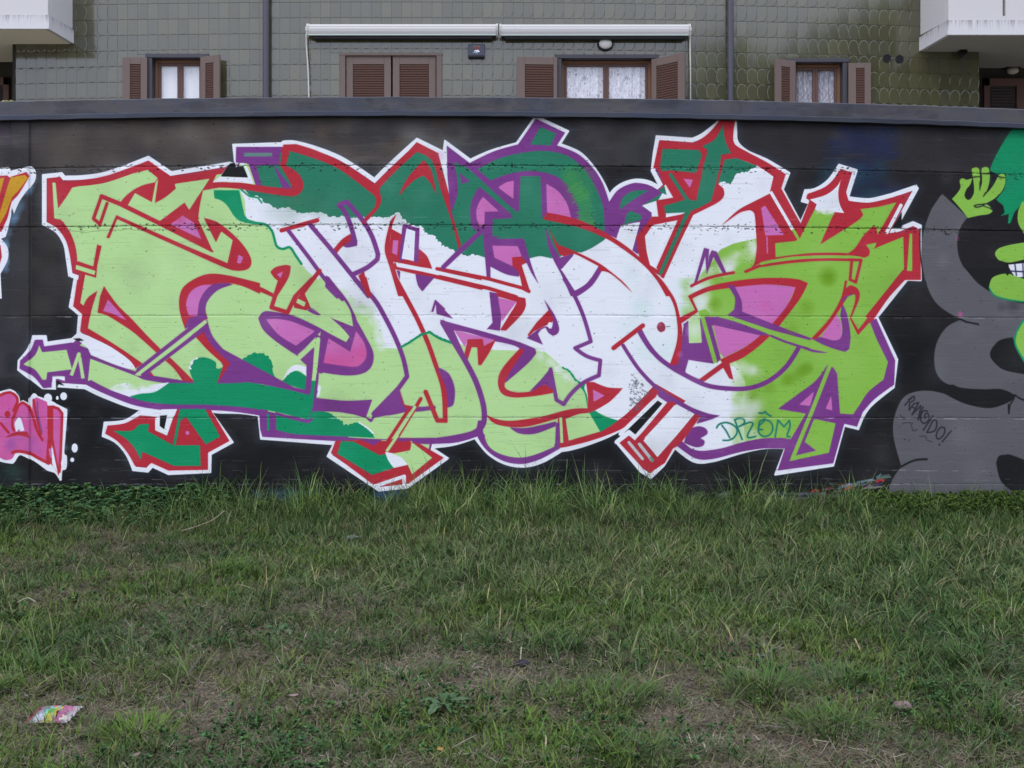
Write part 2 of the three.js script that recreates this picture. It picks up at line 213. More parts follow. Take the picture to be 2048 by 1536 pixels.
  line('P', 36, '1060,1100 ~1030,990 ~985,880 938,828 1000,803 ~1060,870 ~1140,970 ~1200,1080 1245,1215 1240,1255 ~1160,1320 1045,1375'); fill('P', '1030,1058 1082,1105 1080,1148 ~1000,1162 958,1140');
  line('R', 34, '1140,960 1125,968', 'butt');
  fill('R', '1030,1055 ~960,1100 883,1192 910,1222 ~950,1170 985,1140 1030,1110');
  line('R', 32, '485,1028 768,948'); line('P', 30, '540,1030 ~700,1240 ~840,1430 965,1570'); line('P', 34, '712,985 ~870,1170 ~1040,1380 1170,1545');
  fill('P', '842,1415 828,1470 ~870,1515 920,1565 965,1550'); line('R', 32, '785,1345 ~720,1430 645,1530'); fill('L', '790,1395 830,1440 760,1536 680,1536');
  fill('R', '398,1355 ~440,1318 ~520,1300 557,1310 ~540,1400 455,1540 430,1540 482,1440 ~430,1402'); fill('K', '450,1375 495,1352 478,1400');
  fill('R', '1090,1385 1135,1350 1150,1420 1190,1545 1160,1545');
  fill('R', '1330,1000 ~1350,945 1393,900 ~1355,1000 ~1340,1150 ~1372,1300 1445,1545 1405,1545 ~1335,1310 ~1298,1170');
  fill('R', '1350,1015 1432,1060 1415,1240 1530,1272 1562,1170 ~1630,1230 1672,1330 1560,1312 1360,1272 1338,1150'); fill('K', '1365,1105 1405,1108 1395,1222 1358,1205');
  line('P', 34, '1428,1250 1455,995 1555,1025 1545,1262'); fill('W', '1470,1012 1538,1035 1525,1265 1432,1250');
  line('R', 26, '1710,1330 2048,1415'); line('R', 30, '1365,1315 1700,1392 2060,1480'); line('W', 28, '1372,1295 1665,1350 2060,1445', 'butt'); fill('R', '1360,1310 1380,1275 1400,1330');
  fill('P', '1540,1372 1692,1397 1595,1507 ~1560,1460'); fill('P', '1392,1340 1420,1350 1415,1420');
  line('D', 12, '160,700 235,760 300,770 330,810');
  // --- upper centre ---
  at(880, 200, 3.938);
  fill('P', '55,360 235,497 ~420,407 615,350 755,148 985,258 920,358 ~1080,422 ~1200,530 ~1280,655 1335,812 ~1400,712 ~1530,655 ~1650,680 1747,732 1588,835 1672,890 1560,1215 1515,1185 1575,960 1425,985 1390,1090 1290,1045 1100,975 860,900 420,1100 345,1040 40,1325 10,1310 150,1170 280,1050 100,930 85,870 60,600');
  fill('W', '1575,965 1425,985 1392,1085 1515,1185');
  fill('G', '790,213 912,265 872,357 712,350'); fill('G', '298,547 ~450,468 ~620,422 ~820,402 ~1000,440 ~1130,540 ~1225,690 ~1282,840 1297,1035 1095,968 ~1098,880 ~1060,770 ~980,645 ~860,580 ~700,558 ~550,580 398,632');
  for (let i = 0; i < 46; i++) { const a = -0.75 + i * 0.025, r0 = 300 + rnd() * 60, r1 = 420 + rnd() * 50, cx = 760, cy = 930; line(rnd() < 0.4 ? '#5fa050' : '#419350', 3.5, (cx + r0 * Math.cos(a)) + ',' + (cy + r0 * Math.sin(a)) + ' ' + (cx + r1 * Math.cos(a)) + ',' + (cy + r1 * Math.sin(a) + 8)); }
  for (let i = 0; i < 16; i++) mist('#4fa542', 1000 + rnd() * 170, 560 + rnd() * 270, 90, 0.13);
  fill('G', '115,490 215,540 ~300,620 630,905 590,915 300,690 ~255,800 ~240,900 250,985 290,1040 170,1150 ~130,1010 95,880 ~140,740 ~140,640');
  fill('P', '155,562 240,637 172,662'); fill('G', '115,490 225,540 612,900 580,930 160,575');
  fill('P', '300,700 ~250,800 ~240,900 250,1000 320,1040 410,930 570,905 320,690');
  fill('K', '340,765 462,877 352,880 350,975 ~312,992 ~288,900 ~305,820');
  fill('G', '635,602 790,602 802,935 ~1000,965 1292,1037 1297,1100 ~1200,1162 1110,1202 ~1000,1172 930,1142 850,1020 832,1000 ~850,1150 880,1250 ~790,1230 700,1250 660,1088 415,1072 412,942 575,932 625,870');
  fill('K', '580,638 577,778 462,690 ~520,652'); fill('K', '838,662 ~930,720 ~1000,820 1032,932 845,890');
  fill('P', '400,1095 660,1092 708,1262 ~740,1360 777,1450 ~725,1370 682,1282 642,1300 622,1392 ~520,1372 398,1312 398,1405 370,1405 ~355,1230 338,1025 420,950');
  fill('K', '415,1148 612,1153 642,1232 570,1252 580,1312 430,1242'); fill('R', '568,1240 642,1235 682,1280 642,1300 712,1518 650,1485 ~620,1360 572,1312');
  fill('P', '832,998 ~875,1120 945,1242 1055,1210 ~1020,1285 950,1335 965,1350 1060,1502 ~1160,1440 1250,1310 1280,1335 ~1200,1460 1085,1545 1030,1545 ~960,1385 ~890,1250 ~850,1140');
  fill('W', '958,1335 1060,1215 1228,1302 ~1180,1420 1065,1500');
  fill('R', '852,1005 ~895,1085 932,1140 ~1080,1200 ~1250,1285 1330,1342 ~1440,1432 1518,1522 ~1410,1420 ~1325,1358 1255,1347 1248,1308 ~1110,1235 1050,1210 975,1232 940,1215');
  fill('R', '842,888 ~1000,918 ~1150,968 ~1300,1045 ~1450,1140 ~1560,1230 1640,1308 1702,1370 ~1765,1440 1835,1545 1780,1545 ~1700,1410 ~1580,1280 ~1420,1160 ~1300,1088 ~1100,1005 812,940');
  fill('G', '1640,713 1498,800 1418,862 ~1435,780 ~1515,720'); fill('G', '1500,873 1588,910 1580,945 1450,977 1472,900');
  fill('W', '1592,832 1720,790 1752,735 1842,775 1705,797 1727,917 1668,922 1668,888'); 
  line('R', 26, '0,1332 380,1408 650,1482 700,1508'); line('R', 28, '0,1392 400,1488 600,1552'); line('W', 26, '-10,1362 400,1450 660,1520', 'butt');
  line('P', 30, '345,1020 25,1322');
  // --- upper right ---
  at(1280, 200, 3.938);
  fill('R', '152,320 430,345 ~540,262 620,172 625,135 755,135 ~737,250 ~745,345 ~850,412 ~1000,492 1147,585 1112,697 1268,980 1305,985 1258,1092 1225,1112 1065,1127 1068,1252 ~950,1282 828,1357 ~900,1290 922,1150 ~912,1000 ~900,895 865,868 ~780,890 640,992 ~770,870 ~900,800 1015,745 1050,605 ~920,518 760,460 665,470 600,680 ~655,705 ~662,750 ~610,805 420,905 180,1395 125,1365 40,1290 0,1270 -30,1080 95,920 145,920 128,792 262,770 130,540 105,540');
  fill('W', '920,515 1050,605 1018,742 ~900,797 ~770,868 640,990 860,870 ~905,900 ~920,1000 920,1090 600,1160 400,1400 180,1395 420,910 ~560,840 ~655,780 ~655,705 612,660 640,640 ~700,690 ~735,650 ~760,585 ~860,570');
  fill('W', '205,925 330,900 360,885 205,890'); fill('W', '40,1075 100,987 312,945 135,1335 80,1300 ~55,1200');
  fill('G', '180,385 480,395 497,430 455,575 235,555 170,560 158,520'); fill('G', '655,195 ~672,320 718,418 640,430 615,660 577,800 ~500,835 400,872 180,1380 148,1375 370,885 205,892 190,835 380,812 215,575 270,560 405,790 442,800 522,400 495,360 ~590,310');
  fill('R', '455,382 522,380 530,410 480,580 440,580 492,430'); fill('R', '230,558 450,580 492,560 440,795 397,800'); fill('K', '345,622 415,630 393,690');
  fill('R', '205,560 235,560 400,795 380,812 215,590'); line('G', 26, '235,580 400,830', 'butt'); fill('G', '375,780 440,795 575,780 500,835 395,872 200,892 190,835');
  fill('R', '655,430 740,440 735,470 668,470 620,660 580,790 560,800 ~600,650');
  fill('G', '668,470 760,458 920,518 ~860,572 ~760,582 ~732,645 702,692 640,642 612,662'); fluff('W', 18, '905,540 850,580 770,590 745,640 715,690 650,655');
  line('R', 26, '312,945 140,1330', 'butt'); line('R', 26, '405,890 175,1400', 'butt'); line('G', 26, '375,880 160,1370', 'butt'); fill('G', '360,860 400,860 390,900 350,930');
  fill('R', '615,665 ~655,700 ~658,755 ~605,812 412,905 420,875 572,792');
  fill('R', '640,992 ~800,860 1022,738 1047,790 1228,1112 1065,1127 1070,1252 ~950,1282 828,1357 ~900,1292 922,1150 ~912,1000 ~900,895 865,868 ~780,890'); fill('K', '955,850 985,833 1132,1062 988,1067'); line('K', 8, '1000,1080 1004,1205'); 
  fill('M', '1068,1130 1225,1112 1260,1092 1300,985 1380,862 1450,900 1530,880 1418,1137 1720,952 1750,895 1740,860 2025,805 1880,1068 1862,1000 1830,1005 ~1750,1080 ~1690,1170 1610,1212 1350,1210 1070,1245');
  line('W', 24, '1028,722 1205,1025', 'butt'); line('M', 22, '1205,1020 1252,1098', 'butt');
  fill('R', '1335,795 1310,765 1322,740 ~1450,690 ~1530,620 1565,560 1662,568 ~1620,690 1645,800 ~1800,812 2048,752 2048,845 1942,1052 2048,1040 2048,1085 1780,1140 ~1810,1190 1800,1228 1768,1242 ~1700,1228 1610,1222 ~1690,1172 ~1760,1070 1830,1000 1862,1000 1870,1065 2020,805 ~1880,840 1735,858 1752,895 ~1715,950 1418,1138 1530,882 ~1450,900 1378,858 1305,1000 1258,1092 1240,1040');
  fill('M', '1378,860 ~1450,900 1530,882 1440,1085 1418,1138 1300,1130 1262,1092'); fill('W', '1338,785 ~1470,745 ~1560,670 1592,590 ~1562,720 ~1572,820 1607,890 1530,882 ~1450,902 1378,858 1392,822'); for (let i = 0; i < 14; i++) mist(i % 2 ? 'W' : 'M', 1390 + rnd() * 130, 880 + rnd() * 20, 26, 0.4);
  line('W', 26, '1945,1042 2055,830'); fill('N', '1985,1010 2060,880 2060,1010');
  line('R', 20, '1060,1252 ~1350,1217 1622,1216'); line('R', 22, '832,1352 940,1308 ~1200,1273 ~1450,1256 1740,1262'); line('M', 20, '950,1290 ~1200,1245 ~1450,1236 1640,1238', 'butt');
  line('R', 22, '1668,1272 1655,1415 1700,1436 1742,1262'); 
  mist('#6d9a1e', 1480, 1388, 95, 0.95); mist('#6d9a1e', 1480, 1388, 60, 0.6);
  fill('P', '425,1450 505,1165 545,1175 530,1370 525,1370 515,1230 450,1435'); fill('P', '528,1365 545,1230 565,1183 605,1195 680,1362 655,1370 580,1235');
  line('R', 22, '405,1465 ~550,1400 738,1360'); 
  // --- lower right ---
  at(1280, 560, 3.4138);
  fill('R', '275,260 378,207 328,110 ~450,52 ~600,15 ~800,-10 ~1000,-12 1095,0 1147,22 ~1090,132 ~960,302 940,322 895,302 ~1020,150 1062,50 ~900,33 660,50 ~480,75 357,127 397,215 282,292');
  fill('K', '648,50 ~800,35 ~900,33 1062,50 ~1000,180 900,302 690,228 690,150'); mist('H', 855, 180, 60, 0.4);
  fill('P', '595,35 642,38 ~692,140 697,217 905,300 1172,400 1160,412 900,342 598,240 642,205 ~648,120');
  mist('#6d9a1e', 515, 165, 60, 0.7); mist('#6d9a1e', 1140, 185, 70, 0.6); mist('#6d9a1e', 1290, 0, 60, 0.6); mist('#6d9a1e', 1440, 620, 60, 0.7); mist('#6d9a1e', 1560, 610, 80, 0.4); mist('#6d9a1e', 1040, 330, 60, 0.4);
  for (let i = 0; i < 20; i++) { const t = rnd(); mist('#6d9a1e', 760 + t * 400, 780 - t * 200 + rnd() * 30, 55, 0.28); }
  fill('P', '430,245 560,252 ~800,340 885,376 770,387 488,310 552,540 525,568 430,262'); 
  fill('P', '300,300 330,278 335,432 420,430 408,262 440,258 505,572 ~420,560 330,545 308,625 330,665 ~200,590 262,560');
  fill('L', '333,285 405,262 422,425 336,430'); mist('W', 370, 340, 70, 0.6);
  fill('K', '500,308 820,380 ~720,455 570,530 540,480');
  fill('R', '393,687 560,565 548,545 600,520 ~700,470 ~780,415 820,380 892,378 ~800,462 ~700,532 610,570 637,680 610,672 568,600 442,692');
  fill('M', '398,215 ~450,203 482,240 ~900,350 1290,470 1320,500 1280,497 ~900,362 560,252 440,250 425,262 405,240'); line('M', 26, '425,250 515,566', 'butt');
  line('P', 30, '0,345 ~60,450 ~150,550 ~300,645 ~450,718 ~600,742 ~750,738 ~880,690 ~1000,590 1082,465');
  fill('P', '890,378 ~1100,455 1282,497 ~1180,492 1075,450'); line('P', 14, '895,382 ~1000,425 1150,470');
  fill('P', '215,575 330,545 305,625 ~330,665 410,700 ~300,660 200,600');
  fill('R', '140,0 ~232,120 ~272,250 ~287,335 ~282,450 257,577 203,582 ~250,430 ~255,300 ~222,150 125,0'); mist('K', 272, 510, 30, 0.5); fill('R', '255,265 380,205 395,218 285,295');
  fill('P', '1170,400 1235,390 1315,412 ~1370,395 ~1382,330 1368,240 1380,160 ~1415,240 ~1437,380 1430,470 1400,492 ~1330,472 ~1250,442'); fill('K', '1235,390 1342,235 ~1372,300 ~1370,395 1315,412');
  fill('R', '1168,402 ~1290,268 ~1370,130 1400,5 1415,5 1405,60 ~1440,38 ~1490,65 ~1497,130 1442,260 1490,340 1530,290 1745,5 1815,-5 ~1700,120 1610,250 1488,378 1432,262 ~1468,150 ~1465,98 1420,112 ~1300,295 1205,402'); fill('P', '1375,160 1390,120 1450,95 1462,98 1420,112');
  fill('P', '1612,262 1570,292 ~1622,420 1692,560 1662,680 ~1560,762 ~1500,850 1455,917 1365,912 ~1352,760 1330,620 1280,580 ~1200,690 ~1080,780 945,880 1132,912 1030,1085 ~850,1088 ~700,1110 ~550,1152 ~400,1167 290,1122 250,1132 ~380,1218 ~500,1222 ~700,1172 850,1150 990,1152 940,1302 1320,1252 1395,982 1482,1002 1520,905 ~1600,815 1735,715 1742,550');
  fill('M', '1330,620 ~1352,760 1365,912 1455,917 ~1500,850 ~1560,762 1662,680 1692,560 ~1622,420 1570,292 1560,300 1490,378 1440,400 1430,490 1330,500');
  fill('M', '1132,912 1030,1085 1000,1085 1030,950 1060,900'); fill('M', '1190,950 1335,980 1290,1180 1020,1237 1060,1180 1200,1165 1125,1110'); fill('P', '1125,1108 1202,1166 1058,1200');
  fill('P', '945,880 ~1080,785 ~1200,690 1290,585 1320,600 1345,640 1365,912 1160,960 1130,912'); fill('K', '1187,765 1160,860 1088,852'); fill('K', '1305,795 1312,890 1268,880'); line('M', 26, '1312,545 1175,895 1040,1225', 'butt');
  fill('P', '330,1018 ~400,1000 ~448,1015 ~460,1050 410,1082 ~440,1100 ~430,1132 ~380,1142 300,1112');
  // --- lower middle ---
  at(880, 560, 3.4135);
  fill('P', '338,82 395,92 422,240 410,347 322,335 360,292'); fill('R', '385,88 582,125 587,170 ~560,232 450,347 412,342 ~510,182 522,150 392,112'); fill('K', '398,120 522,150 425,282');
  fill('P', '710,133 ~782,240 ~813,330 ~800,368 770,382 740,362 720,325 ~690,340 668,370 702,442 592,397 660,345 ~720,318 760,335 ~770,290 ~745,215'); fill('R', '745,203 ~772,262 762,290 ~720,312 640,352 607,385 598,376 660,290'); dot('W', 750, 310, 14, 22);
  line('P', 25, '850,-5 ~920,112 ~980,250 1030,420 922,466 ~1000,520 1095,550 1085,652 ~980,702 ~900,772 845,848 795,820 755,610'); line('P', 24, '1040,-5 ~985,60 915,95');
  fill('P', '0,272 130,308 ~350,368 ~540,425 650,470 657,500 ~600,570 448,702 ~450,620 ~548,475 380,420 ~200,362 95,345 182,540 165,552 ~90,430');
  fill('K', '98,343 ~200,368 372,410 300,452 290,405 190,408 170,457'); fill('R', '190,406 292,403 300,452 382,408 ~335,500 282,582 263,582 255,460 217,460 187,552 163,530');
  fill('R', '545,468 577,480 ~500,590 ~448,690 ~450,742 ~520,768 620,763 ~720,713 777,750 770,772 ~650,792 ~500,802 ~420,772 ~397,690 ~430,600'); fill('P', '755,600 ~782,690 777,752 715,712 605,768 ~690,680');
  fill('D', '930,678 960,700 1000,690 ~985,740 ~1005,800 1007,880 ~990,780 960,735'); fluff('D', 7, '835,600 870,615 900,645 930,690'); line('D', 6, '838,600 870,612 905,645 925,680');
  line('P', 25, '1085,652 ~980,702 ~900,772 845,848');
  fill('R', '313,918 ~390,952 ~500,962 ~700,932 ~900,882 1052,880 1055,907 ~950,915 858,950 880,1097 ~1050,1062 ~1200,990 ~1350,872 1460,743 1492,768 ~1380,912 ~1250,1012 ~1050,1092 852,1142 812,1147 805,945 ~600,1000 ~450,1002 ~360,972');
  fill('R', '998,698 1050,698 ~1140,733 1247,740 ~1160,830 1050,895 1008,890 1010,790'); fill('K', '1045,750 1122,790 1050,832'); line('L', 18, '824,938 832,1112', 'butt');
  fill('D', '1060,893 ~1120,930 1215,960 ~1150,1005 1090,1040 ~1050,980 1018,908'); fill('L', '860,952 1018,908 1092,1035 880,1097');
  fill('P', '478,1008 ~600,1010 792,968 787,1000 ~650,1050 ~540,1048'); fill('P', '298,960 ~297,1080 ~340,1160 ~450,1212 ~560,1222 ~680,1190 785,1142 792,975 815,978 817,1152 ~700,1215 ~580,1255 ~450,1242 ~330,1172 ~255,1062 262,960');
  line('P', 36, '20,292 ~100,430 ~175,555 ~240,680 ~283,800 ~303,900 ~293,990 ~225,1048 ~100,1078 -10,1095'); fill('L', '318,990 ~310,1080 ~355,1155 ~450,1200 ~560,1212 ~670,1185 780,1138 785,1000 ~650,1050 ~540,1048 478,1008 360,985');
  fill('P', '478,1008 ~600,1010 792,968 787,1000 ~650,1050 ~540,1048');
  fill('P', '-10,600 ~60,640 ~100,740 ~92,850 48,867 45,790 0,690'); fill('R', '-10,620 ~40,740 ~50,850 52,975 30,975 20,800');
  line('R', 30, '1185,465 1385,312'); line('P', 24, '1250,448 ~1350,600 ~1450,710 1500,750'); line('P', 24, '1362,360 ~1450,490 ~1600,612 1790,700');
  fill('P', '1460,735 ~1520,770 ~1600,830 ~1700,880 1790,910 1790,940 1735,918 1590,840 1500,790');
  for (let i = 0; i < 240; i++) { const t = rnd(), x = 1285 + (rnd() ** 0.7) * 170, y = 640 + t * 270; if (x - 1285 < (y - 640) * 0.9 + 30 && x < 1470 - Math.max(0, y - 740) * 0.8) line('#62646a', 3 + rnd() * 3, x + ',' + y + ' ' + (x + rnd() * 16 - 4) + ',' + (y + rnd() * 14 - 4)); }
  fill('R', '1588,832 1607,850 1382,1092 1492,1212 1742,918 1777,925 ~1650,1100 1590,1152 1535,1250 1440,1312 1390,1290 1225,1112 1290,1062 1335,1105'); fill('W', '1602,855 1740,915 1490,1205 1392,1095'); line('#c9cac6', 18, '1290,1110 1383,1222'); line('#c9cac6', 20, '1362,1122 1448,1232'); line('#6f8f78', 16, '1440,1215 1452,1236');
  line('W', 30, '1210,1105 1290,1040 1335,1080 1540,840 1485,803 1240,1052'); fill('N', '1235,1048 1480,812 1535,850 1330,1072 1290,1035'); line('W', 26, '1232,1052 1485,806 1538,842 1335,1075 1290,1038 1205,1108');
  line('R', 20, '1590,838 1345,1095');
  fill('#b8415a', '1480,320 1495,295 1520,290 1540,320 1535,345 1510,358 1490,345'); dot('#9c3a52', 1510, 322, 28, 34); mist('#c98090', 1500, 305, 18, 0.5); line('#3a3c42', 3, '1545,320 1570,318');
  at(0, 0);
  // --- the neighbours: grey figure with a green hand on the right ---
  at(1760, 540, 3.2);
  fill('S', '60,1460 60,1385 ~100,1310 140,1262 ~90,1080 ~92,950 ~150,820 ~260,775 ~400,790 ~540,855 ~700,885 ~830,845 868,806 1100,800 1100,1460');
  fill('S', '288,0 ~310,120 ~380,230 520,318 ~425,370 ~360,480 ~352,620 ~400,710 ~520,755 ~700,766 ~800,778 868,806 1100,830 1100,150 690,130 ~620,80 545,-10');
  fill('N', '848,433 ~760,455 ~705,535 ~745,605 ~830,650 1100,690 1100,560 925,580 ~870,480'); fill('N', '470,735 ~520,755 ~650,766 ~780,765 870,806 ~800,850 ~700,882 ~560,858 ~430,800 380,740'); fill('N', '745,1235 ~760,1195 ~795,1185 ~860,1192 1100,1290 1100,1460 850,1420 ~775,1350');
  fill('N', '690,130 545,-10 1100,-10 1100,210 922,215 ~820,190'); line('#1d2020', 12, '490,305 560,335 630,348'); line('#1d2020', 12, '140,1258 ~220,1220 300,1212'); line('#1d2020', 9, '865,800 ~900,825 1000,860'); line('#1d2020', 8, '822,860 825,920 832,865 860,820');
  mist('H', 515, 285, 26, 0.8); mist('N', 850, 235, 60, 0.4); mist('N', 780, 240, 40, 0.3);
  fill('S', '60,1420 ~180,1290 300,1260 500,1300 500,1500 60,1500');
  fill('M', '700,110 ~720,52 ~790,26 ~860,35 1100,130 1100,225 ~820,187 ~735,160'); line('D', 8, '700,115 ~735,163 ~820,190 930,205'); fill('M', '1100,220 922,320 ~877,400 ~872,480 930,590 1100,640'); line('D', 10, '925,315 ~874,400 ~868,480 930,595');
  // handwriting on the grey
  at(1760, 200, 4.267);
  fill('R', '195,1150 345,1100 350,1536 140,1536 208,1470 200,1160'); fill('M', '256,1140 275,1145 275,1458 232,1458');
  fill('S', '530,803 747,1002 ~690,1080 ~660,1200 ~672,1330 ~722,1440 800,1545 390,1545 ~355,1350 ~370,1150 ~432,950'); line('#1d2020', 8, '345,1100 ~345,1300 375,1536'); mist('H', 660, 1180, 30, 0.35);
  fill('D', '1170,215 ~1100,290 ~1010,440 ~960,540 938,610 ~960,700 985,850 1050,900 1062,960 1028,992 1100,970 1092,1055 1112,1050 1145,960 1240,850 1500,830 1500,190 1229,195');
  within('900,200 1500,200 1500,1100 900,1100', () => { for (let i = 0; i < 25; i++) mist('G', 1000 + rnd() * 250, 300 + rnd() * 600, 90, 0.12); });
  fill('N', '985,850 ~960,700 930,600 1010,640 1075,630 1060,760 990,850 1020,880'); 
  fill('N', '985,850 1050,905 1062,960 1028,992 940,1010 900,900');
  fill('M', '615,845 ~660,795 ~688,745 ~680,690 ~705,670 ~740,682 785,670 ~770,720 ~735,765 ~720,815 ~740,850 ~770,848 ~800,800 ~802,730 ~785,600 ~800,582 ~825,577 ~848,600 ~852,700 852,770 ~872,700 ~868,595 ~885,577 ~905,573 ~930,592 ~935,680 ~915,760 880,830 ~960,740 ~1010,650 ~1040,630 ~1068,652 ~1055,750 ~990,830 900,885 ~930,905 963,945 ~930,972 ~850,985 750,1007 ~690,930');
  line('#1d2020', 8, '790,660 850,655'); line('#1d2020', 8, '878,630 935,630'); line('#1d2020', 8, '1010,655 1065,665'); line('#1d2020', 6, '852,770 850,700'); line('#1d2020', 6, '880,825 900,790');
  line('#1d2020', 9, '1000,880 880,890 ~810,900 ~815,915 ~850,912 890,895'); line('#1d2020', 7, '880,905 940,925 965,945');
  fill('M', '1300,850 1215,870 ~1180,950 ~1180,1050 1235,1145 1300,1150'); fill('M', '1400,1205 1229,1218 ~1100,1240 ~1012,1270 ~985,1320 ~1030,1375 ~1110,1388 1229,1362 1400,1350');
  fill('W', '1090,1405 1400,1380 1400,1510 1229,1510 ~1150,1500'); line('#2a2c50', 9, '1150,1385 1165,1500'); line('#2a2c50', 9, '1220,1385 1225,1520'); line('#2a2c50', 10, '1095,1460 1300,1470'); line('#1d2020', 14, '1030,1380 ~1110,1396 1240,1370'); fill('N', '1060,1390 1095,1400 1110,1470 1090,1500 1050,1450');
  // --- the neighbours on the left ---
  at(0, 220, 3.842);
  for (let i = 0; i < 26; i++) { const t = rnd(); mist('#6f97ba', 262 - t * 200, 520 + t * 420 + rnd() * 20, 48, 0.22); mist('#6f97ba', 45, 1000 + t * 230, 40, 0.22); }
  fill('W', '-250,470 75,440 85,470 240,432 ~275,470 ~272,540 225,610 ~160,700 115,800 100,750 ~80,850 45,975 10,990 ~60,1060 ~60,1150 5,1260 15,1450 0,1450 -20,1300 -250,1300');
  fill('R', '-250,520 60,505 75,520 210,480 ~230,510 215,545 ~150,650 ~90,720 ~60,830 10,935 -250,940'); fill('O', '85,520 200,502 222,525 ~150,620 ~90,690 ~50,790 0,880 0,770 40,650'); fill('O', '-250,530 -5,530 35,520 0,680 -250,700'); fill('R', '40,520 70,520 ~50,620 0,790 -10,690'); 
  fill('R', '-250,1040 5,1040 15,1130 0,1180 -250,1200');
  at(0, 720, 5.12);
  for (const [x, y, r] of [[490, 385, 60], [655, 375, 62], [765, 900, 62], [740, 1025, 40], [660, 1060, 60], [680, 520, 55], [675, 700, 45], [670, 900, 45], [190, 360, 50], [100, 320, 50]]) mist('#5f8398', x, y, r, 0.5);
  fill('W', '-300,330 0,325 ~60,308 ~110,300 ~160,318 ~205,375 215,425 245,410 300,440 300,400 ~340,345 ~372,352 385,370 460,395 ~490,345 ~530,380 530,420 ~620,470 690,505 690,560 ~672,780 ~660,950 ~685,990 ~680,1110 640,1130 630,1215 600,1215 ~560,1160 ~480,1130 ~370,1050 ~260,990 ~210,975 175,1020 ~140,1060 ~60,1055 0,1040 -300,1040');
  fill('H', '-300,350 0,350 ~60,330 ~110,328 ~165,350 ~190,400 180,460 240,430 ~300,460 330,530 335,410 375,385 480,430 490,475 540,470 ~600,500 640,540 ~625,800 ~620,1000 607,1180 ~560,1090 500,1060 ~400,1020 ~300,960 ~200,945 160,960 ~130,1010 ~60,1025 0,1000 -300,1000');
  within('-300,350 0,350 110,328 190,400 330,530 335,410 640,540 607,1180 400,1020 200,945 60,1025 -300,1000', () => { for (let i = 0; i < 30; i++) mist('K', rnd() * 600, 420 + rnd() * 500, 70, 0.25); for (let i = 0; i < 14; i++) mist('#9a4f9c', 60 + rnd() * 400, 800 + rnd() * 120, 70, 0.25); });
  line('R', 26, '0,365 ~60,340 ~120,335 ~175,370 ~190,420 165,480 150,520'); dot('R', 80, 555, 30, 34); line('R', 26, '190,470 240,435 ~300,480 ~340,590 ~380,720 435,820'); line('R', 24, '10,650 90,745'); line('R', 26, '195,475 ~160,560 ~130,640 150,720'); fill('R', '50,800 ~150,745 290,735 310,800 ~200,770');
  fill('W', '200,585 ~225,610 258,720 220,730 205,705 175,735 ~160,650'); line('R', 22, '345,410 ~360,500 ~380,600 420,760'); fill('R', '485,470 545,470 545,800 610,1180 ~520,1060 470,1040 490,800'); fill('K', '500,910 545,905 550,990 ~520,1000'); line('R', 26, '545,480 600,500 638,550 ~630,750 620,1000 607,1170'); line('R', 30, '130,950 ~200,935 ~300,955 ~400,1010 500,1060'); fill('W', '530,870 548,950 590,1150 545,1090 535,1060'); line('#7d4f86', 14, '385,430 ~390,560 430,740');
  for (const [x, y, rx, ry] of [[492, 385, 40, 38], [653, 372, 34, 40], [588, 390, 14, 20], [765, 903, 31, 46], [740, 1024, 20, 22], [655, 1060, 30, 50]]) dot('W', x, y, rx, ry);
  line('W', 26, '617,1170 620,1225');
  at(1290, 760, 4.759);
  fill('P', '35,-10 ~110,60 ~210,125 ~310,185 ~430,255 ~540,300 ~620,325 712,340 ~620,380 490,418 530,345 470,325 300,230 270,205 215,215 130,160 95,85'); fill('R', '100,85 130,105 100,165 0,245 -10,190'); fill('R', '218,208 285,215 250,265 0,545 -40,520'); fill('R', '470,325 530,345 ~440,470 350,590 290,645 300,600 110,740 95,720 300,520');
  fill('W', '300,232 470,325 300,530 118,735 0,590 0,550');
  at(1420, 810, 7.056);
  for (const t of ['95,325 ~130,275 ~220,250 ~310,275 ~375,330 ~380,400 ~330,470 ~260,500 185,500', '170,290 230,370 280,465', '350,210 ~400,350 455,490', '352,210 ~420,188 ~470,200 ~490,240 ~465,275 410,305 ~500,268 ~570,245 ~605,265 ~580,330 ~540,400 ~530,450 ~560,465 645,445', '775,185 760,235 ~700,290 ~685,340 740,350', '690,320 ~700,240 ~770,210 ~850,240 ~885,310 ~870,390 ~810,440 ~740,440 ~690,390 ~685,330', '690,115 745,120 780,95 800,125 860,160', '920,455 960,215 1045,310 1120,220 ~1130,300 ~1105,380 ~1090,440 1130,450']) line('#1f7a66', 22, t);
  at(1790, 780, 7.933);
  for (const t of ['155,245 270,120', '215,155 300,100 ~310,140 ~290,175 235,200 225,320', '225,320 300,220 375,200', '270,395 375,205 300,350', '270,270 330,300', '275,390 410,250 370,480 445,270', '520,345 ~470,330 ~420,380 ~410,470 ~440,525 ~490,525 ~540,470 ~535,400 ~500,370 ~470,410 ~480,450 505,430', '450,640 605,410', '510,675 600,490 ~650,480 ~665,540 ~640,640 ~580,670 505,678', '745,590 ~690,630 ~655,720 ~680,780 ~730,760 ~785,690 ~790,610 745,595', '750,825 895,650', '700,875 715,868']) line('#2b2c30', 20, t);
  for (const t of ['80,400 120,440 180,450 130,470', '120,530 200,520 250,515 270,600 290,650 360,630', '390,740 480,730 510,800 590,825']) line('#3a3b42', 13, t);
  at(0, 0);
}

